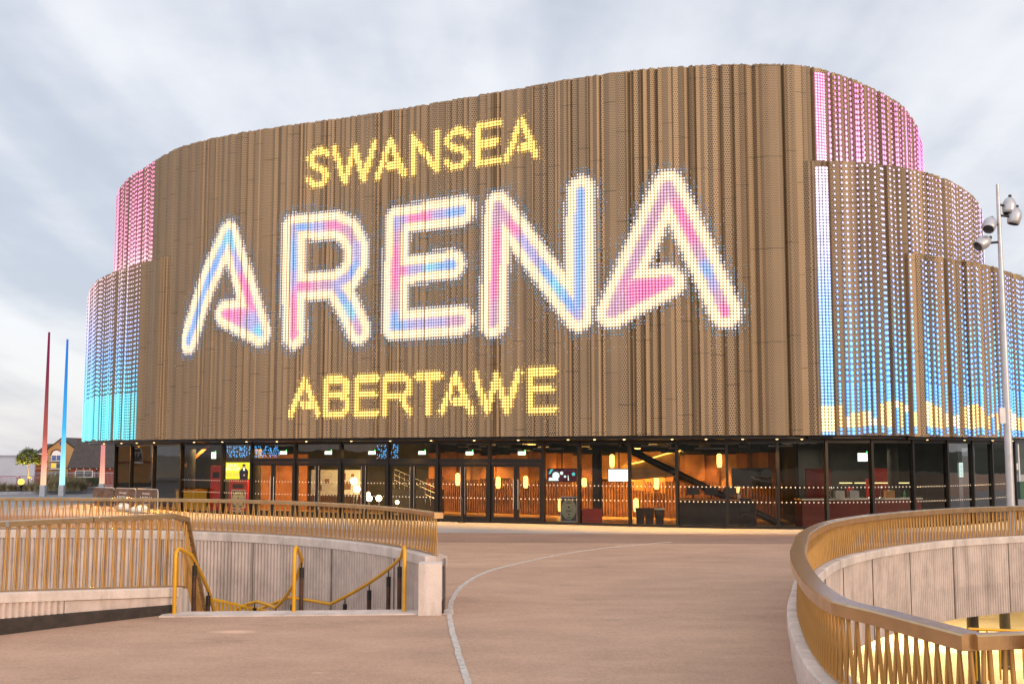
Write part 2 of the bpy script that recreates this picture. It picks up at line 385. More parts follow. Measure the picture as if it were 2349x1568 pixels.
# ---------------------------------------------------------------- LED lights
class LEDS:
    def __init__(s): s.v = []; s.f = []; s.c = []
    def add(s, cv, off, u, z, r, col, proud=.012, rim=None, rv=1.0):
        rim = rim or [v * .62 for v in col]  # rim colour stands in for bloom and coloured spill round the LED
        o = max(off(u), off(u - .05), off(u + .05)); p = cv.at(u, o + proud); n = cv.nrm(u)
        e = .02; sl = 0.0
        t = Vector((-n.y, n.x)); tt = (t + n * sl).normalized(); nn = Vector((tt.y, -tt.x))
        h = r * .75; b = len(s.v)
        for a, q in ((-1, -.45), (-.45, -1), (.45, -1), (1, -.45), (1, .45), (.45, 1), (-.45, 1), (-1, .45)):
            w = p + tt * a * r; s.v.append((w.x, w.y, z + q * r * rv))
        for a, q in ((-1, -1), (1, -1), (1, 1), (-1, 1)):
            w = p + tt * a * r * .42 + nn * h; s.v.append((w.x, w.y, z + q * r * .42))
        s.f += [(b + 8, b + 9, b + 10, b + 11), (b + 1, b + 2, b + 9, b + 8), (b + 3, b + 4, b + 10, b + 9), (b + 5, b + 6, b + 11, b + 10), (b + 7, b, b + 8, b + 11),
                (b, b + 1, b + 8), (b + 2, b + 3, b + 9), (b + 4, b + 5, b + 10), (b + 6, b + 7, b + 11)]
        s.c += [(*rim, 1)] * 8 + [(*col, 1)] * 4
    def build(s, name):
        d = org(arena); me = bpy.data.meshes.new(name); me.from_pydata([(v[0] - d.x, v[1] - d.y, v[2] - d.z) for v in s.v], [], s.f)
        ca = me.color_attributes.new('led', 'FLOAT_COLOR', 'POINT'); ca.data.foreach_set('color', [q for c in s.c for q in c])
        me.materials.append(LED); me.update(); o = bpy.data.objects.new(name, me); COL.objects.link(o); o.parent = arena; o['kind'] = 'stuff'; return o
def uz(px, py):
    u = T3.at_bearing(bearing(px, py)); p = T3.at(u); d = ray(px, py); return (u, CH + d[2] * p.y / d[1])
def seg_d(p, a, b):
    vx, vy = b[0] - a[0], b[1] - a[1]; wx, wy = p[0] - a[0], p[1] - a[1]
    t = max(0, min(1, (wx * vx + wy * vy) / (vx * vx + vy * vy + 1e-9))); return hypot(wx - t * vx, wy - t * vy)
def in_poly(p, q):
    c = False; n = len(q)
    for i in range(n):
        a, b = q[i], q[i - 1]
        if (a[1] > p[1]) != (b[1] > p[1]) and p[0] < (b[0] - a[0]) * (p[1] - a[1]) / (b[1] - a[1]) + a[0]: c = not c
    return c
PITCHL = .116
z6 = lambda x, y: (352.4 + x * .225, 469.8 + y * .225)
def arc(cx, cy, rx, ry, a0, a1, n=8): return [(cx + rx * cos(radians(a0 + (a1 - a0) * i / n)), cy + ry * sin(radians(a0 + (a1 - a0) * i / n))) for i in range(n + 1)]
BIG = [  # strokes in photo coordinates, then carried on to the curved wall in metres
    ('A', [[z6(770, 300), z6(535, 850), z6(365, 1385)], [z6(770, 300), z6(950, 860), z6(1080, 1300)]], [z6(735, 1110), z6(955, 1105), z6(1075, 1290)]),
    ('R', [[z6(1435, 1330), z6(1435, 235), z6(1850, 205), z6(1990, 265), z6(2075, 430), z6(2070, 600), z6(1990, 740), z6(1860, 810), z6(1435, 835)], [z6(1850, 815), z6(1980, 1020), z6(2095, 1275)]], None),
    ('E', [[(1061, 484), (914, 506), (907, 748), (1058, 734)], [(909, 622), (1040, 607)]], None),
    ('N', [[(1133, 740), (1143, 474), (1328, 724), (1333, 440)]], None),
    ('A', [[(1532, 427), (1472, 565), (1403, 716)], [(1532, 427), (1600, 570), (1664, 716)]], [(1455, 652), (1535, 646), (1405, 716)]),
]
CC = dict(b=(.06, .5, 1.6), c=(.1, .9, 1.5), l=(.5, .42, 1.1), p=(1.9, .05, .6), m=(.85, .3, .62))
PTS = [('b', 500, 600), ('b', 455, 720), ('c', 530, 545), ('l', 545, 600), ('p', 570, 650), ('p', 582, 690), ('p', 540, 716), ('c', 595, 760), ('l', 580, 735), ('b', 480, 660), ('b', 437, 770),
       ('b', 673, 600), ('b', 672, 570), ('b', 695, 522), ('l', 735, 525), ('p', 765, 520), ('m', 800, 535), ('l', 818, 580), ('b', 822, 620), ('l', 800, 655), ('p', 700, 655), ('m', 745, 655), ('p', 675, 715), ('p', 675, 745), ('l', 672, 640), ('b', 780, 690), ('c', 795, 715), ('m', 818, 755), ('l', 770, 665), ('l', 670, 530),
       ('l', 913, 510), ('p', 960, 500), ('p', 975, 498), ('l', 1005, 494), ('b', 1040, 488), ('p', 909, 590), ('p', 909, 640), ('l', 960, 615), ('c', 985, 612), ('b', 1025, 609), ('m', 906, 690), ('b', 905, 740), ('l', 960, 742), ('l', 1000, 738), ('m', 1050, 735), ('m', 912, 545),
       ('m', 1143, 480), ('p', 1140, 560), ('p', 1180, 520), ('p', 1135, 650), ('p', 1134, 610), ('m', 1133, 725), ('l', 1225, 580), ('l', 1200, 555), ('b', 1260, 630), ('c', 1275, 650), ('b', 1315, 695), ('b', 1331, 600), ('b', 1332, 450), ('b', 1332, 520), ('l', 1328, 725), ('m', 1160, 500),
       ('m', 1532, 430), ('p', 1562, 495), ('p', 1585, 540), ('m', 1600, 580), ('b', 1618, 620), ('l', 1632, 650), ('m', 1650, 685), ('p', 1662, 710), ('m', 1505, 490), ('m', 1460, 600), ('m', 1415, 700), ('p', 1500, 660), ('p', 1470, 680), ('m', 1480, 550), ('p', 1525, 650)]
PUZ = [(CC[k], uz(x, y)) for k, x, y in PTS]
led_noise = random.Random(3)
def glow_color(q):
    sr = [0, 0, 0]; sw = 0
    for c, p in PUZ:
        w = 1 / ((q[0] - p[0]) ** 2 + (q[1] - p[1]) ** 2 + .04) ** 2; sw += w
        for i in range(3): sr[i] += c[i] * w
    return [v / sw for v in sr]
WO, WI = .565, .22
ledb = LEDS()
for nm, strokes, tri in BIG:
    ST = [[uz(*p) for p in s] for s in strokes]; TR = [uz(*p) for p in tri] if tri else None
    allp = [p for s in ST for p in s] + (TR or [])
    if nm == 'R' or nm == 'E' or nm == 'N': pass
    u0, u1 = min(p[0] for p in allp) - 1.1, max(p[0] for p in allp) + 1.1; z0, z1 = min(p[1] for p in allp) - 1.2, max(p[1] for p in allp) + 1.2
    for i in range(floor(u0 / PITCHL), floor(u1 / PITCHL) + 1):
        for j in range(floor(z0 / PITCHL), floor(z1 / PITCHL) + 1):
            q = (i * PITCHL, j * PITCHL)
            d = min(seg_d(q, s[k], s[k + 1]) for s in ST for k in range(len(s) - 1))
            if TR: d = min(d, 0 if in_poly(q, TR) else min(seg_d(q, TR[k], TR[k - 1]) for k in range(3)))
            if d < WI:
                c = glow_color(q); w_ = .55 * (d / WI) ** 2; c = [v * (1 - w_) + x_ * w_ for v, x_ in zip(c, (1.5, 1.05, .75))]; kk_ = led_noise.uniform(.88, 1.1); c = [v * kk_ for v in c]
                ledb.add(T3, off3, *q, .055, [v * .5 + .4 for v in c], rim=[v * .44 + .04 for v in c])
            elif d < WO:
                e = (d - WI) / (WO - WI); k = (1.02 - abs(e - .45) ** 2 * 1.6) * led_noise.uniform(.92, 1.06); g_ = 1 - abs(e - .45) * 1.3
                ledb.add(T3, off3, *q, .060, [v * (.7 + .3 * g_) for v in (1.7, 1.25, .82)], rim=(.82 * k, (.40 + .14 * g_) * k, (.09 + .17 * g_ + .06 * e) * k))
            elif d < WO + .13: ledb.add(T3, off3, *q, .037, (.95, .95, 1.0), rim=(.2, .24, .32))
            elif d < WO + .38:
                x = led_noise.random()
                if x < .7: ledb.add(T3, off3, *q, .024, led_noise.choice([(.2, .4, .8), (.15, .5, .6), (.4, .45, .6)]), rim=(.02, .1, .22))
            elif d < WO + 1.0:
                x = led_noise.random(); below = q[1] < (z0 + z1) / 2
                if x < (.15 if below else .06): ledb.add(T3, off3, *q, .015, led_noise.choice([(.8, .5, .2), (.3, .6, .6), (.7, .5, .7), (.5, .6, .9)]))
ledb.build('arena_lettering')
# the two smaller words, each letter a stroke drawing in a unit box
GL = {'S': [[(1, .84), (.8, .97), (.5, 1), (.18, .95), (.02, .78), (.12, .6), (.5, .5), (.86, .4), (.99, .22), (.82, .05), (.5, 0), (.15, .03), (-.02, .17)]],
      'W': [[(0, 1), (.27, 0), (.5, .95), (.73, 0), (1, 1)]], 'A': [[(0, 0), (.5, 1), (1, 0)], [(.42, .27), (.82, .27)]],
      'N': [[(0, 0), (0, 1), (1, 0), (1, 1)]], 'E': [[(1, 1), (0, 1), (0, 0), (1, 0)], [(0, .52), (.9, .52)]],
      'B': [[(0, 0), (0, 1), (.7, 1), (.95, .9), (.95, .62), (.7, .52), (0, .52)], [(.7, .52), (1, .4), (1, .12), (.75, 0), (0, 0)]],
      'R': [[(0, 0), (0, 1), (.7, 1), (.97, .88), (.97, .58), (.7, .45), (0, .45)], [(.6, .45), (1, 0)]], 'T': [[(0, 1), (1, 1)], [(.5, 1), (.5, 0)]]}
def word(name, letters, f, zt, zb, hw):
    L = LEDS(); R = random.Random(5)
    for ch, x0, x1, ym in letters:
        ua, ub = uz(*f(x0, ym))[0] + hw * .6, uz(*f(x1, ym))[0] - hw * .6
        ST = [[(ua + p[0] * (ub - ua), zb + hw * .6 + p[1] * (zt - zb - hw * 1.2)) for p in s] for s in GL[ch]]
        for i in range(floor((ua - .6) / PITCHL), floor((ub + .6) / PITCHL) + 1):
            for j in range(floor((zb - .5) / PITCHL), floor((zt + .5) / PITCHL) + 1):
                q = (i * PITCHL, j * PITCHL); d = min(seg_d(q, s[k], s[k + 1]) for s in ST for k in range(len(s) - 1))
                if d < hw: L.add(T3, off3, *q, .054, (2.1, 1.4, .4), rim=(.85, .37, .015))
                elif d < hw + .11: L.add(T3, off3, *q, .026, (1.2, .85, .3), rim=(.4, .22, .03))
                elif d < hw + .35 and R.random() < .12: L.add(T3, off3, *q, .016, (1.0, .6, .2))
    L.build(name)
f2 = lambda x, y: (646 + x * .28087, 234.9 + y * .28087)
f7 = lambda x, y: (646 + x * .28752, 822.2 + y * .28752)
zt = uz(*f2(305, 385))[1]; zb = uz(*f2(305, 690))[1]
zt2 = uz(*f2(1690, 175))[1]; zb2 = uz(*f2(1690, 500))[1]
word('swansea_lettering', [('S', 220, 390, 530), ('W', 420, 775, 500), ('A', 780, 1015, 465), ('N', 1060, 1285, 425), ('S', 1340, 1540, 380), ('E', 1590, 1795, 340), ('A', 1825, 2100, 300)], f2, (zt + zt2) / 2, (zb + zb2) / 2, .13)
zt = uz(*f7(445, 155))[1]; zb = uz(*f7(445, 452))[1]; zt2 = uz(*f7(2080, 88))[1]; zb2 = uz(*f7(2080, 420))[1]
word('abertawe_lettering', [('A', 70, 305, 310), ('B', 350, 540, 305), ('E', 595, 775, 300), ('R', 820, 1040, 290), ('T', 1070, 1280, 280), ('A', 1265, 1525, 280), ('W', 1535, 1910, 265), ('E', 1970, 2190, 255)], f7, (zt + zt2) / 2, (zb + zb2) / 2, .13)
# side curtains of light: colour runs with the height
def grad(stops, z):
    for (z0, c0), (z1, c1) in zip(stops, stops[1:]):
        if z <= z1:
            t = max(0, (z - z0) / (z1 - z0)); return [a + (b - a) * t for a, b in zip(c0, c1)]
    return stops[-1][1]
RIGHTG = [(3.3, (.1, .6, 1.8)), (4.9, (.08, .7, 1.9)), (6.5, (.15, .8, 1.9)), (8.2, (.3, .75, 1.9)), (10, (.85, .9, 1.9)), (12, (1.4, 1.15, 1.8)), (13.4, (1.6, .95, 1.5)), (14, (1.7, .6, 1.2)), (17, (1.7, .3, .9))]
LEFTG = [(3.3, (.05, .95, 1.2)), (5, (.06, 1.0, 1.25)), (6.2, (.12, .8, 1.4)), (7.6, (.3, .7, 1.6)), (9, (.75, .8, 1.6)), (10.6, (1.2, .95, 1.3)), (12, (1.6, .8, .9)), (13, (1.6, .45, .75)), (17, (1.6, .3, .75))]
def curtain(name, cv, st, off, u0, u1, z0, z1, G, dense, band, seed, vstep, prob, yellow=False, gap=.0, fade=(.3, .05)):
    L = LEDS(); R = random.Random(seed)
    n = int(dense / PITCHL); zt_ = z1 - .1
    for i in range(n):
        for j in range(int((zt_ - z0) / PITCHL)):
            z = z0 + .06 + j * PITCHL; k = .75 + .4 * R.random(); c = grad(G, z)
            if yellow and .15 < z - z0 < 1.1: c = (2.6, 1.7, .6)
            L.add(cv, off, u0 + .05 + i * PITCHL, z, .052, [v * k * .85 + .55 for v in c], rim=[v * .52 * k for v in c], rv=1.05)
    last = -9
    for a, b in zip(st, st[1:]):
        u = (a[0] + b[0]) / 2
        if u - last < gap: continue
        if u < u0 + dense + .02 or u > u1 or b[0] - a[0] < .06: continue
        if R.random() > prob: continue
        last = u
        cols = [u] if b[0] - a[0] < .2 else [a[0] + (b[0] - a[0]) * .3, a[0] + (b[0] - a[0]) * .7]
        if b[0] - a[0] >= .2 and vstep > .2 and R.random() < .75: cols = [u]
        size = R.choice((.03, .036, .04)); ph = R.random() * .1; kk = R.uniform(.75, 1.25); tint = R.random()
        for cu in cols:
            z = z0 + .06
            while z < zt_:
                c = grad(G, z); s = PITCHL * 1.15 if z < z0 + band else vstep
                if yellow and z - z0 < 1.0 + .2 * sin(cu * 2.3) and z - z0 > .2 and (tint < .8 or sin(z * 5 + cu) > 0): c = (2.3, 1.35, .35) if tint < .55 else (2.0, 1.6, 1.0)
                hf = max(0, 1 - (z - z0) / 7.0); inb = z < z0 + band; rimf = .40 if inb else fade[1] + (fade[0] - fade[1]) * hf  # rims grow and brighten low down, in place of coloured spill on the cladding
                L.add(cv, off, cu, z + ph, size * (1.75 if inb else 1.15 + .7 * hf), [v * kk * .9 + .3 for v in c], rim=[v * kk * rimf for v in c], rv=1.05 if inb else 1.1 + .7 * hf); z += s
    L.build(name)
b0 = T2R.at_bearing(bearing(1870, 400)); T3b = T3.at_bearing(bearing(1871, 300))
curtain('right_light_curtain', T2R, st2r, off2r, b0, T2R.at_bearing(bearing(2250, 540)) + 3, ZB, 13.3, RIGHTG, .56, 1.75, 21, .21, .95, True, .17, (.42, .05))
curtain('upper_light_curtain', T3, st3, off3, T3b, T3b + 17, 13.35, ZT, RIGHTG, .52, 0, 22, .21, .9, False, .24, (.05, .06))
curtain('low_light_curtain', T1R, st1r, off1r, .6, 15, ZB, 10.05, RIGHTG, 0, 1.75, 23, .21, .95, True, .19, (.42, .05))
e1 = T2L.at_bearing(bearing(326, 640)); e2 = T3.at_bearing(bearing(356, 480))
curtain('left_light_curtain', T2L, st2l, off2l, T2L.at_bearing(bearing(198, 850)) - 7, e1, ZB, 11.85, LEFTG, 0, 2.15, 24, .22, .97, False, .1, (.34, .05))
curtain('upper_light_curtain', T3, st3, off3, e2 - 11.5, e2, 11.95, ZT, LEFTG, 0, 0, 25, .22, .95, False, .15, (.06, .07))
# ---------------------------------------------------------------- glazed ground floor
GB = {}
gl = [(264, 62.5), (300.5, 60.3), (352, 57.6), (415.5, 54.9), (511, 52.78), (577, 51.5), (677, 50.2), (782, 49.05), (891, 47.9), (1005, 46.8), (1123.6, 45.8), (1247, 45.0), (1329.6, 44.4), (1445, 43.5), (1553.7, 42.9), (1668.6, 42.3), (1785, 41.95), (1896, 41.85), (2000.6, 42.2), (2094, 42.8), (2173, 43.9), (2230.6, 45.05), (2275.6, 46.2), (2328, 47.9)]
GP = []
for px, d in gl:
    b = (px - CX) / (F * cos(PITCH) + 0 * d); d0 = ray(px, 1130); b = d0[0] / d0[1]; GP.append(Vector((b * d, d)))
def gbay(px):   # point on the glass line at a photo column, inward normal
    b = bearing(px, 1130)
    for a, c in zip(GP, GP[1:]):
        f0, f1 = a.x - b * a.y, c.x - b * c.y
        if f0 <= 0 <= f1:
            t = f0 / (f0 - f1 + 1e-9); p = a.lerp(c, t); d = (c - a).normalized(); return p, Vector((-d.y, d.x)), atan2(d.y, d.x)
ZG = ZB - .14
def in_bay(a, b, s, z): p = a.lerp(b, s); return Vector((p.x, p.y, z))
def pane_mesh(a, b, s0, s1, z0, z1, dots=True, m=None):
    mb = MB(); d = (b - a).normalized(); n = Vector((d.y, -d.x))
    q = [in_bay(a, b, s0, z0), in_bay(a, b, s1, z0), in_bay(a, b, s1, z1), in_bay(a, b, s0, z1)]
    mb.add(q, [(0, 1, 2, 3)])
    if dots:
        L = (b - a).length * (s1 - s0); k = max(2, int(L / .15))
        for z in (1.5, .96):
            for i in range(k):
                p = in_bay(a, b, s0 + (s1 - s0) * (i + .5) / k, z); mb.disc(p + Vector((n.x, n.y, 0)) * .004, .026, (n.x, n.y, 0), 8, 1)
    return mb
for i, (a, b) in enumerate(zip(GP, GP[1:])):
    d = (b - a).normalized(); L = (b - a).length; rz = atan2(d.y, d.x); mid = (a + b) / 2
    door = 5 <= i <= 10; gm = GLASSM if i >= 20 else GLASSR if (i <= 3 or i >= 16) else GLASS
    f = MB(); fw = .07
    for s in (0, 1):
        p = a if s == 0 else b; w = .055
        if s == 0 or i == len(GP) - 2: f.box((p.x, p.y, ZG / 2), (.1, .2, ZG), rz)
    f.box((mid.x, mid.y, ZG - .06), (L - .1, .12, .12), rz); f.box((mid.x, mid.y, .05), (L - .1, .12, .1), rz)
    if not door:
        w = f.build('glazed_bay', FRAME, arena); 
        pane_mesh(a, b, .05 / L, 1 - .05 / L, .1, ZG - .12, 3 <= i).build('pane', [gm, DOTM], w, fixn=False)
    else:
        f.box((mid.x, mid.y, 2.44), (L - .1, .14, .16), rz)
        f.box((mid.x, mid.y, 2.33), (L - .12, .17, .05), rz)
        w = f.build('entrance_door', FRAME, arena)
        pane_mesh(a, b, .05 / L, 1 - .05 / L, 2.52, ZG - .12, False).build('transom_pane', [gm, DOTM], w, fixn=False)
        for k in (0, 1):
            s0, s1 = (.06 / L, .497) if k == 0 else (.503, 1 - .06 / L); lf = MB()
            p0, p1 = a.lerp(b, s0), a.lerp(b, s1); LL = (p1 - p0).length; m = (p0 + p1) / 2
            for s, ww in ((0, .1), (1, .1)):
                p = p0.lerp(p1, (.05 if s == 0 else LL - .05) / LL); lf.box((p.x, p.y, 1.2), (ww, .06, 2.2), rz)
            lf.box((m.x, m.y, 2.25), (LL - .2, .06, .1), rz); lf.box((m.x, m.y, .17), (LL - .2, .06, .14), rz)
            lo = lf.build('door_leaf', FRAME, w)
            pane_mesh(p0, p1, .1 / LL, 1 - .1 / LL, .24, 2.2).build('door_pane', [gm, DOTM], w, fixn=False)
            hp = p0.lerp(p1, (LL - .09) / LL if k == 0 else .09 / LL) + Vector((d.y, -d.x)) * .09
            h = MB()
            if i in (5, 10): h.tube([(hp.x, hp.y, .55), (hp.x, hp.y, 1.72)], .017, 8)
            else: h.tube([(hp.x, hp.y, .3), (hp.x, hp.y, 2.2)], .008, 6)
            for z in ((.62, 1.64) if i in (5, 10) else (.4, 2.1)):
                q = hp - Vector((d.y, -d.x)) * .06; h.tube([(hp.x, hp.y, z), (q.x, q.y, z)], .01, 6)
            h.build('handle', CHROME, w)
# returns of the glass box behind the two corners
for a, b in ((Vector((-22.5, 70)), GP[0]), (GP[-1], Vector((20.6, 53))), (Vector((20.6, 53)), Vector((22, 66)))):
    f = MB(); d = (b - a).normalized(); L = (b - a).length; rz = atan2(d.y, d.x); mid = (a + b) / 2
    f.box((mid.x, mid.y, ZG - .06), (L, .12, .12), rz); f.box((mid.x, mid.y, .05), (L, .12, .1), rz)
    w = f.build('glazed_bay', FRAME, arena); pane_mesh(a, b, .03, .97, .1, ZG - .12, False).build('pane', [GLASSR, DOTM], w, fixn=False)
# downlights set in the edge of the soffit
DL = EM('downlight_glow', (1, .6, .22), 5)
dl_u = [T3.at_bearing(bearing(px, 1000)) for px in (439, 504, 560, 630, 698, 801, 890, 984, 1083, 1184, 1299, 1360, 1429, 1541, 1620, 1705, 1785, 1844)]
dlp = [T3.at(u, -.16) for u in dl_u] + [T2L.at(T2L.at_bearing(bearing(px, 1010)), -.3) for px in (225, 265, 300, 340)] + [T1R.at(u, -.25) for u in (1, 3.2, 5.4, 7.6)]
for k, p in enumerate(dlp):
    mb = MB(); mb.lathe([(.0005, -.02), (.035, -.02), (.045, .0)], 10, (p.x, p.y, ZB - .13)); mb.build('downlight', DL, arena)
def spot(p, tgt, power, col, ang=110, blend=.7, size=.06):
    l = bpy.data.lights.new('spot_lamp', 'SPOT'); l.energy = power; l.color = col; l.spot_size = radians(ang); l.spot_blend = blend; l.shadow_soft_size = size
    o = bpy.data.objects.new('spot_lamp', l); COL.objects.link(o); o.location = p
    o.rotation_euler = (Vector(tgt) - Vector(p)).to_track_quat('-Z', 'Y').to_euler(); return o
def area(p, tgt, power, col, sx, sy):
    l = bpy.data.lights.new('area_lamp', 'AREA'); l.energy = power; l.color = col; l.shape = 'RECTANGLE'; l.size = sx; l.size_y = sy
    o = bpy.data.objects.new('area_lamp', l); COL.objects.link(o); o.location = p
    o.rotation_euler = (Vector(tgt) - Vector(p)).to_track_quat('-Z', 'Y').to_euler(); return o
WARM = (1, .52, .11)
for px in (470, 560, 677, 800, 930, 1060, 1184, 1299, 1429, 1541, 1668, 1785):
    u = T3.at_bearing(bearing(px, 1000)); p = T3.at(u, -.28); spot((p.x, p.y, ZB - .2), (p.x, p.y, 0), 430, WARM, 105, .9)
for u in (1.5, 5, 8.5): p = T1R.at(u, .15); spot((p.x, p.y, ZB - .2), (p.x, p.y, 0), 420, (1, .6, .15), 100, .8)
for px in (210, 240, 275, 320): p = T2L.at(T2L.at_bearing(bearing(px, 1010)), -.6); spot((p.x, p.y, ZB - .25), (p.x + .6, p.y - 1.5, 0), 800, (1, .4, .04), 135, .6)
# ================================================================ FOYER
ZF = .006
fl = MB(); fl.sheet([[(p.x, p.y) for p in GP] + [(20.4, 53), (21, 64), (0, 66), (-21, 70)]], ZF); fl.build('foyer_floor', FLOOR, arena)
def bp(px, Y): b = bearing(px, 1130); return Vector((b * Y, Y, 0))
def gd(px): return gbay(px)[0].y
def back_wall(name, pts, m, z0, z1):
    mb = MB()
    for a, b in zip(pts, pts[1:]):
        d = (b - a); L = d.length; mid = (a + b) / 2; mb.box((mid.x, mid.y, (z0 + z1) / 2), (L, .1, z1 - z0), atan2(d.y, d.x))
    return mb.build(name, m, arena)
wl = [bp(px, Y) for px, Y in ((985, 55.6), (1060, 54.2), (1180, 52.6), (1320, 51), (1480, 49.6), (1640, 48.8), (1800, 48.6))]
R = random.Random(9)
wc = Curve([(p.x, p.y) for p in wl])
up = MB(); dn = MB(); u = 0
while u < wc.L - .3:
    w = R.uniform(.35, .95); p = wc.at(u + w / 2, R.uniform(-.1, .12)); n = wc.nrm(u); rz = atan2(n.x, -n.y)
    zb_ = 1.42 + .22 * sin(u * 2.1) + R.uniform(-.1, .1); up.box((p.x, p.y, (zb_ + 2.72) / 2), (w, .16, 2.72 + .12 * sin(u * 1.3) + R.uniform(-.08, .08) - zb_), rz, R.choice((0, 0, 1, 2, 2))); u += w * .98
u = 0
while u < wc.L:
    p = wc.at(u, .14); n = wc.nrm(u); dn.box((p.x, p.y, .78), (.07, .06, 1.5), atan2(n.x, -n.y)); u += .13
dn.box((0, 0, -5), (.01, .01, .01))
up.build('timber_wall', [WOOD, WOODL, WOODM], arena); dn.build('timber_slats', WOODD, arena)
back_wall('back_wall', wl, WOODD, 0, 1.6).location.y += .25
back_wall('back_wall', wl, DARKW, 1.55, ZG).location.y += .3
back_wall('back_wall', [bp(266, 66), bp(275, 63.5), bp(362, 59.6), bp(425, 58.6)], DARKW, 0, ZG)
back_wall('back_wall', [bp(360, 64), bp(470, 60.5), bp(575, 59.2)], GREENW, 0, ZG)
back_wall('timber_wall', [bp(575, 57.4), bp(640, 56.6), bp(705, 56.2)], WOOD, 0, 2.7)
back_wall('back_wall', [bp(575, 59.2), bp(640, 58.5), bp(820, 57.5), bp(990, 56)], GREENW, 0, ZG)
cm_ = MB()
for i in range(34): q = bp(700 + i * 4.4, 56.6 - i * .012); cm_.box((q.x, q.y, .6), (.04, .05, 1.2))
cm_.build('timber_slats', WOODD, arena)
back_wall('back_wall', [bp(1796, 48.7), bp(1830, 44.6), bp(1905, 47), bp(2060, 48.2), bp(2190, 50), Vector((20.2, 52.4, 0))], DARKW, 0, ZG)
CEIL = MB()
for i in range(26):
    px = 1010 + i * 31; Y = gd(px) + 1.0 + (i % 4) * 1.3; p = bp(px, Y); CEIL.box((p.x, p.y, ZG - .12 - .1 * (i % 3)), (1.3, .06, .05), .25 + .2 * R.random())
for i in range(20):
    px = 1030 + i * 38; Y = gd(px) + 2.6 + (i % 3) * 1.1; p = bp(px, Y); CEIL.box((p.x, p.y, ZG - .38), (1.2, .12, .1), -.1 + .2 * R.random(), 1)
for i in range(34):
    px = 1008 + i * 23; Y = gd(px) + .8 + (i % 5) * .5; p = bp(px, Y); CEIL.box((p.x, p.y, ZG - .2 - .07 * (i % 4)), (.7, .05, .14), .1 * R.random(), 1)
CEIL.build('ceiling_baffles', [GALV, DARKW], arena)
LB = MB()
for px in (1940, 1975, 2010, 2040, 2075): p = dp(px, 1107, gd(px) + 2.4); LB.box(p, (.5, .06, .035), .15)
LB.build('linear_lights', EM('linear_glow', (1, .75, .3), 2.2), arena)
# diagonal braces and the stair flank in paler timber to look lit
mb = MB(); Y = gd(1600) + 1.6; mb.tube([dp(1425, 1022, Y + .8), dp(1800, 1207, Y)], .14, 10); mb.build('brace', FRAME, arena)
mb = MB(); Y = gd(450) + 2.4; mb.box(dp(452, 1045, Y), (.14, .12, 1.5), 0, 0, Matrix.Rotation(radians(48), 3, 'Y')); mb.build('brace', WOOD, arena)
mb = MB(); Y = gd(1500) + 3.3
top = [dp(1440, 1066, Y), dp(1470, 1060, Y), dp(1500, 1050, Y), dp(1530, 1041, Y), dp(1560, 1035, Y - .1)]
bot = [dp(1440, 1100, Y), dp(1470, 1098, Y), dp(1500, 1096, Y), dp(1530, 1094, Y), dp(1560, 1092, Y - .1)]
vs = top + bot + [p + Vector((0, .3, 0)) for p in top + bot]
mb.add(vs, [(i, i + 1, i + 6, i + 5) for i in range(4)] + [(i, i + 1, i + 11, i + 10) for i in range(4)]); mb.build('stair_flank', WOODL, arena)
mb = MB(); mb.rail([p + Vector((0, -.05, .05)) for p in top], .12, .05); mb.build('light_strip', EM('strip_glow', (1, .62, .1), 2.4), arena)
# foyer stair seen through the doors
mb = MB()
A_, B_ = dp(905, 1075, 52.5), dp(1000, 1118, 51.0)
for k in range(3): mb.tube([A_ + Vector((0, 0, -.25 * k)), B_ + Vector((0, 0, -.25 * k))], .02, 6)
for k in range(9): q = A_.lerp(B_, k / 8); mb.tube([q, q - Vector((0, 0, .9))], .012, 6)
mb.build('stair_balustrade', CHROME, arena)
mb = MB(); q = (A_ + B_) / 2; mb.box((q.x, q.y + .3, .55), (2.4, 1.2, 1.1), -.15); mb.build('stair_plinth', DARKW, arena)
mb = MB()
for px, dd in ((437, 1.6), (588, 2.2), (1370, 2.0), (2050, 1.8)): p = bp(px, gd(px) + dd); mb.tube([(p.x, p.y, 0), (p.x, p.y, ZG)], .2, 14)
mb.build('column', DARKW, arena)
SCRW = EM('screen_white', (1, 1, .98), 1.6)
# wall lanterns
LG = EM('lantern_glow', (1, .5, .1), 4.5)
lan0 = None
for px, py, h in ((1050, 1099, .75), (1143, 1106, .7), (1206, 1105, .7), (1286, 1158, .75), (1372, 1157, .75), (1404, 1057, .75), (1459, 1158, .75), (1506, 1107, .7), (1543, 1058, .75), (1650, 1056, .75), (1690, 1120, .45), (1340, 1106, .5)):
    b = bearing(px, 1130)
    for i in range(200):
        q = wc.at(wc.L * i / 199, .45)
        if q.x >= b * q.y: break
    c = dp(px, py, q.y); where = 'low near the floor' if py > 1140 else ('high' if py < 1080 else 'at mid height')
    t = thing('wall_lantern', '', 'wall lamp', c, 0, 'glowing lanterns on the timber foyer wall'); sc = h / .95
    a = MB(); a.lathe([(.001, -.36 * sc), (.085, -.34 * sc), (.11, -.1 * sc), (.1, .3 * sc), (.05, .36 * sc), (.001, .37 * sc)], 10); a.build('lamp_shade', LG, t, True)
    a = MB(); a.box((0, .2, 0), (.05, .3, .05)); a.box((0, .33, 0), (.12, .03, .25)); a.build('bracket', BLACK, t, True)
    t['label'] = 'amber lantern ' + where + {1050: ' seen in the left leaf of the fifth door', 1143: ' in the left leaf of the rightmost door', 1206: ' in the right leaf of the rightmost door', 1286: ' just left of the round-faced poster stand', 1372: ' above the red box', 1404: ' just left of the white screen top corner', 1459: ' above the row of dark bins', 1506: ' in the bay of the dark bins', 1543: ' at the top end of the glowing stair curve', 1650: ' in the bay with the dark brace', 1690: ' below the dark switched-off screen', 1340: ' right of the concert screen'}[px]
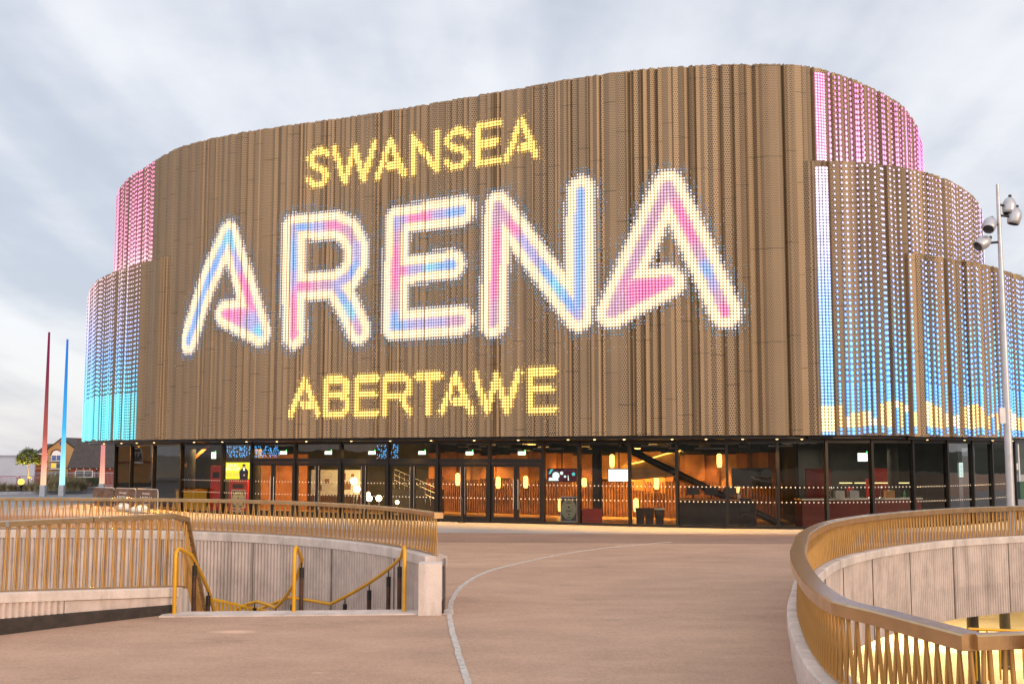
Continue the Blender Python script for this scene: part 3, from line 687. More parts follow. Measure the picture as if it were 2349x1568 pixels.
# exit signs
GRN = EM('green_glow', (.05, 1, .15), 4)
for px, py, w, lb in ((490, 1044, .22, 'square lit exit sign over the bay left of the yellow poster screen'), (650, 1038, .3, 'lit exit sign above the first entrance door'), (753, 1038, .3, 'lit exit sign above the second entrance door'), (853, 1038, .3, 'lit exit sign above the third entrance door, left of the blue reflection strands'), (968, 1038, .3, 'lit exit sign above the fourth entrance door'), (1077, 1039, .3, 'lit exit sign above the fifth entrance door'), (1197, 1039, .3, 'lit exit sign above the rightmost entrance door'), (1979, 1048, .36, 'larger lit exit sign in the dark bay with the dark red panels')):
    p = dp(px, py, gd(px) + .7); t = thing('exit_sign', lb, 'exit sign', p, 0, 'lit exit signs inside the foyer'); h = .3 if w in (.22, .36) else .13
    a = MB(); a.box((0, .04, 0), (w + .03, .05, h + .03)); a.tube([(0, .04, h / 2), (0, .04, ZG - p.z)], .01, 6); a.build('housing', BLACK, t, True)
    a = MB(); a.add([(-w / 2, .01, -h / 2), (w / 2, .01, -h / 2), (w / 2, .01, h / 2), (-w / 2, .01, h / 2)], [(0, 1, 2, 3)]); a.build('lit_face', EM('exit_glow', (.85, 1, .75), 3.0), t, True)
    a = MB(); a.ball((w / 2 - .02, .0, h / 2 + .045), .022, 6); a.build('green_lamp', GRN, t, True)
# blue glowing strands added to stand for a reflection in the glass
BLUEG = EM('blue_reflection_glow', (.08, .45, 1.0), 2.4)
def strands(px0, px1, py0, py1, lb, k):
    Y = gd((px0 + px1) / 2) + 1.4; p = dp((px0 + px1) / 2, py0, Y); t = thing('reflection_strands', lb, 'reflection', p, 0, 'blue strands standing for reflected lights'); rr = random.Random(k)
    a = dp(px0, py0, Y) - p; b = dp(px1, py1, Y) - p; mb = MB(); wb = MB()
    for i in range(int((b.x - a.x) / .07)):
        x = a.x + i * .07 + rr.uniform(-.02, .02); z = a.z; wb.tube([(x, 0, a.z), (x + rr.uniform(-.04, .04), 0, b.z)], .004, 4)
        while z > b.z:
            if rr.random() < .62: mb.box((x + rr.uniform(-.02, .02), 0, z), (.02, .02, rr.uniform(.025, .06)))
            z -= .075
    mb.build('reflection_beads', BLUEG, t, True); wb.build('strands', BLACK, t, True)
strands(868, 893, 1006, 1052, 'bright column of blue strands standing for a reflection above the third door', 1)
strands(894, 918, 1020, 1052, 'shorter sparse blue strands standing for a reflection, right of the bright column', 2)
strands(514, 645, 1024, 1048, 'wide low curtain of dim beads standing for blue reflected lights over the yellow poster screen', 3)
# screens
def screen(px0, py0, px1, py1, dY, lb, glow, rz=0.0):
    Y = gd((px0 + px1) / 2) + dY; a, b = dp(px0, py1, Y), dp(px1, py0, Y); c = (a + b) / 2; w, h = b.x - a.x, b.z - a.z
    t = thing('display_screen', lb, 'screen', c, rz)
    m = MB(); m.box((0, .04, 0), (w + .06, .06, h + .06)); m.build('casing', BLACK, t, True)
    m = MB(); m.tube([(0, .05, h / 2), (0, .05, ZG - c.z)], .025, 8); m.build('hanger', BLACK, t, True)
    m = MB(); m.add([(-w / 2, .0, -h / 2), (w / 2, .0, -h / 2), (w / 2, .0, h / 2), (-w / 2, .0, h / 2)], [(0, 1, 2, 3)]); m.build('picture', glow, t, True)
    return t, w, h
t, w, h = screen(515, 1060, 573, 1098, .8, 'bright yellow advert screen with lettering and a suited figure', EM('advert_yellow', (1, .80, .03), 1.25))
RX = Matrix.Rotation(pi / 2, 4, 'X'); LW = EM('advert_white', (1, .97, .9), 1.3); LP = EM('advert_dim', (.8, .45, .25), .9)
text_mesh('JOHN\nBISHOP', h * .27, 'lettering', LW, t, Matrix.Translation((-w * .19, -.006, h * .2)) @ RX)
text_mesh('RIGHT HERE\nRIGHT NOW', h * .15, 'lettering', LP, t, Matrix.Translation((-w * .19, -.006, -h * .24)) @ RX)
m = MB(); x = w * .26
m.add([(x - .17, -.006, -h / 2), (x + .2, -.006, -h / 2), (x + .22, -.006, -.02), (x + .1, -.006, .12), (x - .08, -.006, .12), (x - .2, -.006, -.04)], [(0, 1, 2, 3, 4, 5)])
m.add([(x - .02, -.008, .0), (x + .05, -.008, .0), (x + .06, -.008, .12), (x - .03, -.008, .12)], [(0, 1, 2, 3)], 1)
m.disc((x + .015, -.008, .2), .075, (0, -1, 0), 12, 2); m.add([(x - .07, -.01, .2), (x + .1, -.01, .22), (x + .06, -.01, .3), (x - .04, -.01, .3)], [(0, 1, 2, 3)])
m.disc((x + .03, -.012, -.2), .045, (0, -1, 0), 8, 2)
m.build('pictured_figure', [EM('advert_dark', (.02, .03, .05), .5), LW, EM('advert_skin', (.8, .45, .3), .8)], t, True)
t, w, h = screen(1257, 1075, 1322, 1103, 1.0, 'screen showing a pale drum kit on a dark stage', EM('stage_dark', (.09, .02, .04), .6))
m = MB(); PW = EM('drum_white', (.85, 1, .95), 1.1); PC = EM('drum_cyan', (.1, .7, .7), .9)
m.disc((-w * .22, -.006, -.02), h * .3, (0, -1, 0), 16); m.disc((-w * .02, -.007, h * .16), h * .14, (0, -1, 0), 12); m.disc((w * .1, -.006, -h * .12), h * .1, (0, -1, 0), 10)
m.add([(-w * .48, -.006, -h * .46), (-w * .12, -.006, -h * .46), (-w * .16, -.006, -h * .2), (-w * .46, -.006, -h * .2)], [(0, 1, 2, 3)])
m.add([(w * .2, -.006, -h * .44), (w * .24, -.006, -h * .44), (w * .22, -.006, -h * .02), (w * .2, -.006, -h * .02)], [(0, 1, 2, 3)]); m.disc((w * .4, -.006, h * .08), h * .14, (0, -1, 0), 12, 1)
m.add([(-w * .48, -.006, h * .1), (-w * .42, -.006, h * .1), (-w * .3, -.006, h * .48), (-w * .4, -.006, h * .48)], [(0, 1, 2, 3)], 1)
m.build('pictured_drums', [PW, PC], t, True)
screen(1396, 1076, 1445, 1103, 1.0, 'blank glowing white screen hanging before the timber wall', SCRW)
screen(1681, 1075, 1768, 1114, 1.4, 'large switched-off black screen in the bay right of the dark brace', M('off_screen', (.012, .012, .014), .15, 0, 0))
# red kiosks and boxes
def kiosk(px, py0, dY, w, d, m, lb, name='kiosk', cat='kiosk', slot=True):
    Y = gd(px) + dY; p = bp(px, Y); h = dp(px, py0, Y).z; t = thing(name, lb, cat, p)
    a = MB(); a.box((0, 0, h / 2 + .02), (w, d, h - .04)); a.build('cabinet', m, t, True)
    a = MB(); a.box((0, 0, .02), (w + .05, d + .05, .04)); a.build('base', BLACK, t, True)
    if slot:
        a = MB(); a.box((0, -d / 2 - .005, h * .8), (w * .6, .012, h * .13)); a.build('display', BLACK, t, True)
    return t
kiosk(497, 1068, 2.2, .52, .4, REDM, 'tall red kiosk left of the yellow advert screen')
kiosk(548, 1099, 2.0, .85, .4, REDM, 'wide bright red kiosk under the yellow advert screen')
kiosk(575, 1103, 3.0, .3, .4, DREDM, 'narrow dark red kiosk at the first door frame', slot=False)
kiosk(1357, 1166, .9, .75, .5, REDM, 'low red box on the floor in front of the black column', 'red_box', 'box', False)
for px, y0, w, m, lb in ((1877, 1074, .95, DREDM, 'dark red door-like panel left of the dark mullion'), (2030, 1074, .8, DREDM, 'dark red panel right of the lit exit sign')):
    kiosk(px, y0, 2.6, w, .12, m, lb, 'wall_panel', 'panel', False)
for px, y0, w, lb in ((1896, 1098, .16, 'bright red upright sign beside the dark red panel'), (1949, 1116, .2, 'short bright red upright sign behind the bar counter'), (1990, 1098, .1, 'thin bright red upright sign on the right dark panel')):
    kiosk(px, y0, 2.2, w, .08, REDM, lb, 'upright_sign', 'sign', False)
# bar counter on the right, with small things on it
def counter(px0, px1, dY, h, lb, m1, m2, name='bar_counter', front=.6):
    a, b = bp(px0, gd(px0) + dY), bp(px1, gd(px1) + dY); c = (a + b) / 2; d = b - a; t = thing(name, lb, 'counter', c, atan2(d.y, d.x)); L = d.length
    q = MB(); q.box((0, 0, h - .03), (L, front + .08, .06)); q.build('worktop', m1, t, True)
    q = MB(); q.box((0, .02, (h - .07) / 2), (L - .06, front, h - .08)); q.build('front_panel', m2, t, True); return t, c
counter(1830, 2105, 1.5, 1.05, 'long dark bar counter with a pale top in the right bays', CHROME, DREDM)
counter(1556, 1735, 1.9, 1.0, 'reception desk with dark front behind the diagonal brace', WOOD, DARKW, 'reception_desk')
t, c = counter(418, 458, 1.8, 1.0, 'round-ended welcome counter with a glowing amber front by the olive wall', WOOD, EM('counter_glow', (1, .45, .05), .32), 'welcome_counter', .8)
LMP = MB(); q = bp(2075, gd(2075) + 1.8); LMP.lathe([(.001, 0), (.05, 0), (.05, .16), (.02, .2), (.02, .26), (.001, .27)], 8, (q.x, q.y, 1.05)); o = LMP.build('spray_bottle', M('green_bottle', (.1, .5, .2), .3), None); tag(o, 'green spray bottle standing on the bar counter', 'bottle')
LMP = MB(); q = bp(1695, gd(1695) + 1.8); LMP.lathe([(.001, 0), (.06, 0), (.06, .14), (.02, .18), (.02, .24), (.001, .25)], 8, (q.x, q.y, 1.0)); o = LMP.build('soap_bottle', SACK, None); tag(o, 'white pump bottle on the reception desk', 'bottle')
def small(name, px, dY, z, lb, cat, fn, mats, grp=None):
    q = bp(px, gd(px) + dY); t = thing(name, lb, cat, (q.x, q.y, z), 0, grp); fn(t, mats); return t
def monitor(t, m):
    a = MB(); a.box((0, 0, .3), (.5, .04, .32)); a.build('display', m, t, True); a = MB(); a.box((0, .02, .08), (.06, .04, .16)); a.box((0, .02, .01), (.22, .16, .02)); a.build('stand', BLACK, t, True)
for px, lb in ((1590, 'black computer monitor at the left of the reception desk'), (1632, 'black computer monitor in the middle of the reception desk'), (1675, 'black computer monitor at the right of the reception desk')): small('monitor', px, 1.9, 1.0, lb, 'monitor', monitor, M('screen_back', (.02, .02, .022), .3), 'monitors on the reception desk')
def carton(t, m): a = MB(); a.box((0, 0, .14), (.34, .26, .28)); a.build('box', m, t, True); a = MB(); a.box((0, 0, .283), (.08, .262, .006)); a.build('tape', SACK, t, True)
for px, lb, m in ((1925, 'small pale box at the left end of the bar counter', SACK), (1958, 'steel grey box on the bar counter under the exit sign', GALV), (2040, 'brown box on the bar counter right of the dark red panel', WOODL)): small('carton', px, 1.5, 1.05, lb, 'box', carton, m)
def tap(t, m): a = MB(); a.tube([(0, 0, 0), (0, 0, .38), (0, -.1, .42), (0, -.16, .36)], .025, 8); a.build('spout', m, t, True); a = MB(); a.lathe([(.001, .03), (.06, .03), (.08, 0)], 10); a.build('base', m, t, True)
for px, lb in ((1905, 'steel beer tap near the left of the bar counter'), (1995, 'steel beer tap in the middle of the bar counter'), (2020, 'steel beer tap right of the thin red upright sign'), (2092, 'steel beer tap at the right end of the bar counter')): small('beer_tap', px, 1.45, 1.05, lb, 'tap', tap, CHROME, 'steel taps on the bar counter')
q = gbay(2205); p_ = dp(2205, 1077, q[0].y - .02); nb = thing('window_notice', 'white paper notice fixed inside the glass at the far right', 'notice', p_, q[2]); a = MB(); a.box((0, 0, 0), (.26, .012, .55)); a.build('sheet', EM('glowing_paper', (.8, 1, .92), .75), nb, True)  # paper given a glow of its own to look lit
a = MB()
for k in range(9): a.box((0, -.008, .2 - k * .05), (.18, .004, .012))
a.build('printing', BLACK, nb, True)
ch = thing('office_chair', 'dark swivel chair in front of the reception desk', 'chair', bp(1712, gd(1712) + 1.1)); a = MB(); a.box((0, 0, .46), (.46, .46, .08)); a.build('seat', BLACK, ch, True); a = MB(); a.box((0, .22, .8), (.42, .07, .5)); a.build('backrest', BLACK, ch, True); a = MB(); a.tube([(0, 0, .08), (0, 0, .42)], .03, 8)
for k in range(5): a.tube([(0, 0, .12), (.28 * cos(k * 1.257), .28 * sin(k * 1.257), .05)], .02, 6)
a.build('base', BLACK, ch, True)
# bins
for k, px in enumerate((1468, 1489, 1512)):
    p = bp(px, gd(px) + .75); t = thing('bin', ('dark bin at the left end of the row of three' if k == 0 else 'dark bin in the middle of the row of three' if k == 1 else 'dark bin with a pale bag rim at the right end of the row'), 'bin', p, 0, 'dark bins behind the glass')
    a = MB(); s = .15; vs = [(-s * .8, -s, 0), (s * .8, -s, 0), (s * .8, s, 0), (-s * .8, s, 0), (-s * 1.1, -s * 1.2, .62), (s * 1.1, -s * 1.2, .62), (s * 1.1, s * 1.2, .62), (-s * 1.1, s * 1.2, .62)]
    a.add(vs, [(3, 2, 1, 0), (4, 5, 6, 7), (0, 1, 5, 4), (1, 2, 6, 5), (2, 3, 7, 6), (3, 0, 4, 7)]); a.build('body', DARKW, t, True)
    a = MB(); a.box((0, 0, .64), (s * 2.4, s * 2.6, .05)); a.build('rim', SACK if k == 2 else BLACK, t, True)
# round-faced poster stands
def poster(px, py0, py1, w, lb):
    Y = gd(px) + .45; p = bp(px, Y); z1 = dp(px, py0, Y).z; z0 = dp(px, py1, Y).z; t = thing('poster_stand', lb, 'poster stand', p, 0, 'round-faced poster stands in the foyer'); h = z1 - z0
    a = MB(); a.box((0, 0, z0 + h / 2), (w, .05, h)); a.build('board', M('slate_board', (.10, .11, .10), .5), t, True)
    a = MB()
    for s, q in (((w + .04, .06, .04), (0, 0, z1)), ((w + .04, .06, .04), (0, 0, z0)), ((.04, .06, h), (-w / 2, 0, z0 + h / 2)), ((.04, .06, h), (w / 2, 0, z0 + h / 2))): a.box(q, s)
    a.build('frame', GALV, t, True)
    r = w * .46; zc = z0 + h * .5; a = MB(); a.add([(r * cos(2 * pi * k / 24), -.029, zc + r * (h / w) * .93 * sin(2 * pi * k / 24)) for k in range(24)], [tuple(range(24))]); a.build('round_face', M('sage_paper', (.50, .55, .42), .7, 0, .04), t, True)
    a = MB()
    for k, (ww, hh, dz) in enumerate(((.14, .05, .36), (.34, .015, .27), (.3, .015, .24), (.12, .06, .08), (.36, .02, -.06), (.32, .02, -.1), (.1, .05, -.22), (.3, .015, -.32), (.24, .015, -.36))): a.box((0, -.032, zc + dz * h), (ww * w, .004, hh * h))
    a.build('printing', BLACK, t, True)
    a = MB(); a.box((0, 0, max(.05, z0 / 2)), (w * .7, .34, .07)); a.box((0, 0, z0 / 2 + .03), (w * .25, .08, z0)); a.build('foot', GALV, t, True)
poster(1304.5, 1139, 1195, .62, 'round-faced poster stand by the glass right of the rightmost door'); poster(547, 1124, 1164, .6, 'round-faced poster stand below the yellow advert screen')
# glowing globes added in the foyer to stand for reflected street lamps
GG = EM('reflection_globe_glow', (1, .78, .35), 22)
for px, py, r, lb in ((812, 1103, .15, 'highest globe standing for a street lamp reflection in the third door'), (819, 1121, .14, 'second globe standing for a reflected lamp, close under the highest'), (845, 1132, .08, 'small globe standing for a reflected lamp at the third door mullion'), (847, 1142, .13, 'left globe of the lower pair of reflected lamps in the third door'), (869, 1142, .13, 'right globe of the lower pair of reflected lamps in the third door'), (911, 1151, .08, 'small low globe standing for a reflected lamp in the fourth door')):
    Y = gd(px) + 2.2; p = dp(px, py, Y); t = thing('reflection_globe', lb, 'lamp', (p.x, p.y, 0), 0, 'foyer globes standing for reflected lamps')
    a = MB(); a.ball((0, 0, p.z), r, 8); a.build('globe', GG, t, True); a = MB(); a.tube([(0, 0, .02), (0, 0, p.z - r * .9)], .018, 6); a.build('stem', CHROME, t, True); a = MB(); a.lathe([(.001, .03), (.13, .03), (.15, 0)], 12); a.build('base', CHROME, t, True)
p = bp(770, gd(770) + 2.6); t = thing('notice_board', 'white freestanding board with brown squares seen through the second door', 'board', p)
a = MB(); a.box((0, 0, 1.45), (2.2, .05, 1.1)); a.build('board', M('board_white', (.6, .57, .5), .6), t, True); a = MB()
for x, z, s in ((.3, 1.7, .3), (-.4, 1.5, .2), (.75, 1.75, .14), (.5, 1.3, .35), (-.75, 1.2, .25)): a.box((x, -.03, z), (s, .01, s))
a.build('pictures', WOODD, t, True); a = MB(); a.box((-.9, 0, .45), (.05, .4, .9)); a.box((.9, 0, .45), (.05, .4, .9)); a.build('foot', BLACK, t, True)
# standing barrier post before the doors
p = gbay(1062)[0]; t = thing('barrier_post', 'slim black belt barrier post standing in front of the fifth door', 'barrier post', (p.x - .02, p.y - .42, 0))
a = MB(); a.tube([(0, 0, .02), (0, 0, .9)], .035, 10); a.build('post', BLACK, t, True); a = MB(); a.lathe([(.001, .05), (.05, .05), (.17, .03), (.18, .0)], 16); a.build('base', BLACK, t, True); a = MB(); a.lathe([(.045, .84), (.045, .98), (.001, .99)], 10); a.build('belt_head', BLACK, t, True)
# foyer lighting
for k in range(15):
    q = wc.at(wc.L * (k + .5) / 15, 1.0 + .35 * (k % 3)); nn_ = wc.nrm(wc.L * (k + .5) / 15); pw = (150, 260, 90, 210, 120, 240, 100, 330, 420, 520, 360, 260, 170, 90, 60)[k]
    spot((q.x, q.y, ZG - .25), (q.x - nn_.x * .8, q.y - nn_.y * .8, .6), pw * 2.0, (1, .50, .11), 78, 1.0, .15)
p = bp(1510, gd(1510) + 3.4); area((p.x, p.y, ZG - .3), (p.x + .3, p.y + 2.4, 1.0), 90, (1, .50, .11), .8, .5)
p = bp(1240, gd(1240) + 3.4); area((p.x, p.y, ZG - .3), (p.x + .3, p.y + 2.4, 0), 40, (1, .50, .11), .8, .5)
for px, pw, c in ((480, 130, (1, .6, .2)), (620, 190, (1, .47, .09)), (760, 110, (1, .62, .2)), (900, 110, (1, .5, .12)), (1960, 70, (1, .8, .6)), (2080, 40, (.8, 1, .8))):
    p = bp(px, gd(px) + 2.6); area((p.x, p.y, ZG - .3), (p.x, p.y, 0), pw, c, 1.6, 1.0)
# ================================================================ FORECOURT
ZL = -4.2
CR, RR = Vector((-11.0, 17.2)), 10.0
def circ(a, r=RR): return Vector((CR.x + r * cos(radians(a)), CR.y + r * sin(radians(a))))
outer = Curve([circ(a) for a in range(200, 15, -3)], smooth=1)                 # seen from the camera it runs left to right
near = Curve([(-14.5, 7.5), (-12.6, 10.2), (-10.4, 13.6), (-9.0, 15.9), (-7.9, 17.35), (-6.9, 18.6), (-6.3, 19.3), (-5.72, 19.98)], smooth=1)
RE = [gz(px, py, 1.3).xy for px, py in ((2193, 1456), (1883, 1372.5), (1826, 1325), (1802.6, 1271.5), (1812, 1240), (1830, 1216.7), (1887.6, 1193.7), (1991.5, 1177.8), (2135.7, 1166), (2279.8, 1160))]
RP = [(0, 0)] + [(RE[0] + Vector((.11, .06)))[:], (RE[0] * .67 + RE[1] * .33 + Vector((.11, .04)))[:], (RE[0] * .33 + RE[1] * .67 + Vector((.11, .02)))[:]] + [(p + (Vector((.11, 0)) if k < 4 else Vector((.08, -.08))))[:] for k, p in enumerate(RE[1:])] + [(17.5, 33.6), (22, 33.6), (27, 31.0), (30.5, 26)]
right = Curve(RP[1:], smooth=0)
hole1 = [tuple(outer.at(outer.L * i / 70, 0)) for i in range(71)] + [(-1.35, 20.25), (-5.6, 19.9)] + [tuple(near.at(near.L * (1 - i / 20), -.2)) for i in range(21)] + [(-20, 9)]
hole2 = [tuple(right.at(right.L * i / 80, .12)) for i in range(81)] + [(30, 14), (24, 8), (14, 5.5), (6, 6.2), (4.6, 8.0)]
pz = [(-130, -40), (130, -40), (130, 97), (-130, 97)]
mb = MB(); mb.sheet([pz, hole1, hole2], 0)
# the deck has an underside over the lower level and an outer edge
mb2 = MB(); mb2.sheet([pz, hole1, hole2], -.7, 0)
for a, b in zip(pz, pz[1:] + pz[:1]): mb2.add([(a[0], a[1], -.002), (b[0], b[1], -.002), (b[0], b[1], ZL), (a[0], a[1], ZL)], [(0, 1, 2, 3)])
struct('plaza_ground', mb, ASPH); struct('deck_underside', mb2, CONC)
def pxpoly(name, pts, z, m): mb = MB(); mb.sheet([pts], z); return struct(name, mb, m)
g2 = lambda x, y: tuple(gz(x, y, 0).xy)
pave_front = [g2(-300, 1183), g2(60, 1181), g2(200, 1184), g2(330, 1190), g2(460, 1196), g2(580, 1203), g2(780, 1213), g2(1005, 1221.5), g2(1320, 1223.5), g2(1785, 1225), g2(2000, 1223), g2(2349, 1214), (40, 43)]
pxpoly('paving_strip', pave_front + [(60, 60), (60, 96), (-40, 96), (-129, 96), (-129, 60)], .004, PAVE)
pxpoly('path_band', [g2(-300, 1190), g2(200, 1200), g2(500, 1212), g2(780, 1230), g2(1005, 1243), g2(1400, 1245), g2(1785, 1247), g2(2349, 1240)] + [(p[0], p[1] - .02) for p in reversed(pave_front[:-1])], .003, ASPH2)
pxpoly('road', [g2(-300, 1146), g2(100, 1150), g2(215, 1152), g2(260, 1140), g2(270, 1128), (-34, 96.5), (-128, 96.5), (-128, 70)], .008, ROAD)
struct('lower_ground', (lambda m: (m.add([(-4000, -4000, ZL), (4000, -4000, ZL), (4000, 4000, ZL), (-4000, 4000, ZL)], [(0, 1, 2, 3)]), m)[1])(MB()), asphalt_material('lower_paving', (.40, .36, .29), .5))
# white line of setts
sl = Curve([g2(x, y) for x, y in ((1098, 1650), (1075, 1568), (1052, 1500), (1036, 1440), (1031, 1405), (1040, 1370), (1068, 1337), (1120, 1310), (1200, 1289), (1310, 1267), (1430, 1252), (1535, 1243))], smooth=1)
mb = MB(); u = 0
while u < sl.L:
    w = R.uniform(.16, .24); p = sl.at(u + w / 2, R.uniform(-.008, .008)); n = sl.nrm(u); k = .085 if u < sl.L * .6 else .085 * (1 - (u / sl.L - .6) * 1.6)
    mb.box((p.x, p.y, .004), (w - .015, k, .016), atan2(n.x, -n.y) + R.uniform(-.03, .03)); u += w
struct('kerb_strip', mb, SETT)
def ribwall(mb, cv, off, z0, z1, pitch, depth, u0=0, u1=None, sgn=1, z1f=None, zf=lambda u: 0):
    u1 = u1 if u1 is not None else cv.L; n = int((u1 - u0) / pitch); prev = None
    for i in range(n * 4 + 1):
        u = u0 + (u1 - u0) * i / (n * 4); o = off + sgn * depth * (0, .85, 1, .85)[i % 4]; p = cv.at(u, o); zb = z0 if z1f is None else z1f(u)
        c = len(mb.v); mb.v += [(p.x, p.y, zb), (p.x, p.y, z1 + zf(u))]
        if prev is not None: mb.f.append((prev, c, c + 1, prev + 1)); mb.m.append(0); mb.smooth.append(i % 4 in (2, 3))
        prev = c
def band(mb, cv, o0, o1, z0_, z1_, u0=0, u1=None, step=.4, cap=True, zf=lambda u: 0, lo=None):
    u1 = u1 if u1 is not None else cv.L; n = max(2, int((u1 - u0) / step)); rows = []
    for i in range(n + 1):
        u = u0 + (u1 - u0) * i / n; a, b = cv.at(u, o0), cv.at(u, o1); c = .02; z0 = z0_ + zf(u) if lo is None else lo; z1 = z1_ + zf(u)
        s = 1 if o1 > o0 else -1; a2, b2 = cv.at(u, o0 + c * s), cv.at(u, o1 - c * s)
        rows.append([(a.x, a.y, z0), (b.x, b.y, z0), (b.x, b.y, z1 - c), (b2.x, b2.y, z1), (a2.x, a2.y, z1), (a.x, a.y, z1 - c)])
    fs = []
    for i in range(n):
        for k in range(6): fs.append((i * 6 + k, i * 6 + (k + 1) % 6, i * 6 + 6 + (k + 1) % 6, i * 6 + 6 + k))
    if cap: fs += [(0, 1, 2, 3, 4, 5), tuple(n * 6 + k for k in range(6))]
    mb.add([q for r in rows for q in r], fs)
# ---- left sunken stair: curved outer wall
w1 = thing('retaining_wall', 'tall curved ribbed concrete wall round the sunken stair', 'wall', (-11, 27, 0))
mb = MB(); ribwall(mb, outer, -.02, -4.2, .78, .1, .055, 0, outer.L - .2); ribwall(mb, outer, -.30, -.7, .9, .5, .0, 0, outer.L); mb.build('ribbed_face', CONC, w1)
mb = MB(); band(mb, outer, .045, -.36, .76, .94, 0, outer.L - .1, .3); mb.build('coping', CONC2, w1)
pe = circ(15.6, 9.99); mb = MB(); mb.box((pe.x - .01, pe.y - .02, .42), (.39, .4, .88), radians(2)); mb.build('end_pier', CONC2, w1)
mb = MB(); mb.box((pe.x + .2, pe.y + .05, .09), (.03, .3, .26), radians(2)); mb.build('skirting', RUST, w1)
# ---- near wall on the left
w2 = thing('retaining_wall', 'low curved concrete wall with black skirting at the near left', 'wall', (-8, 17.2, 0))
mb = MB(); ue = near.L; nz_ = lambda u: .2 * min(1.6, max(0, (ue - u) / 3.2))
band(mb, near, .03, -.4, .28, .43, 0, ue, .3, zf=nz_); mb.build('coping', CONC2, w2)
mb = MB(); ribwall(mb, near, -.03, 0, .29, .105, .045, 0, ue - 2.05, zf=nz_); band(mb, near, -.005, -.36, 0, .28, ue - 2.05, ue, .3, zf=nz_, lo=-.7); band(mb, near, -.1, -.36, 0, .28, 0, ue, .4, zf=nz_, lo=-4.2); mb.build('ribbed_face', CONC, w2)
mb = MB(); band(mb, near, .05, -.1, 0, .15, 0, ue - .05, .25, zf=lambda u: nz_(u) * .45, lo=-.02); mb.build('skirting', RUST, w2)
string = [(-5.66, 20.0, .43), (-5.66, 20.35, .36), (-5.78, 21.4, -.45), (-5.85, 22.3, -1.1), (-6.0, 23.4, -1.15), (-6.6, 24.6, -1.2)]
mb = MB()
for a, b in zip(string, string[1:]):
    mb.add([(a[0], a[1], -4.2), (b[0], b[1], -4.2), b, a, (a[0] - .3, a[1], -4.2), (b[0] - .3, b[1], -4.2), (b[0] - .3, b[1], b[2]), (a[0] - .3, a[1], a[2])], [(0, 1, 2, 3), (4, 7, 6, 5), (3, 2, 6, 7), (0, 3, 7, 4), (1, 5, 6, 2)])
mb.build('string_wall', CONC2, w2)
# ---- the stair itself
st = MB(); fn = [(-5.7, 20.1), (-5.72, 20.6), (-5.75, 21.4), (-5.8, 22.2), (-6.0, 23.2), (-6.4, 24.2), (-7.2, 25.0), (-8.6, 25.4), (-10.2, 25.0)]
fi = Curve(fn, smooth=1); fo = Curve([circ(a, 9.95) for a in (18.5, 24, 31, 38, 45, 52, 60, 70, 82, 94)], smooth=1)
z = 0; k = 0
def lev(i): return [0] * 0
zs = []
n1, nl, n2 = 8, 3, 15
for i in range(n1 + nl + n2):
    if i < n1 or i >= n1 + nl: z -= .165
    zs.append(z)
NS = len(zs)
tmap = []
t = 0
for i in range(NS + 1): tmap.append(min(1, t)); t += (.3 / n1 if i < n1 else .12 / nl if i < n1 + nl else .58 / n2)
for i in range(NS):
    a, b, c, d = fi.at(fi.L * tmap[i]), fo.at(fo.L * tmap[i]), fo.at(fo.L * tmap[i + 1]), fi.at(fi.L * tmap[i + 1]); zz = zs[i]
    st.add([(a.x, a.y, zz), (b.x, b.y, zz), (c.x, c.y, zz), (d.x, d.y, zz), (a.x, a.y, zz + .165), (b.x, b.y, zz + .165), (a.x, a.y, zz - .6), (b.x, b.y, zz - .6), (c.x, c.y, zz - .6), (d.x, d.y, zz - .6)], [(0, 1, 2, 3), (0, 4, 5, 1), (6, 7, 8, 9), (1, 7, 8, 2), (0, 6, 9, 3)])
o = st.build('stairs', CONC, None, fixn=False); tag(o, 'concrete stair winding down inside the curved ribbed wall', 'stairs')
mb = MB(); mb.box((-3.45, 19.9, -.13), (4.9, .56, .3), radians(4)); mb.build('top_nosing', CONC2, None); bpy.data.objects['top_nosing'].parent = o
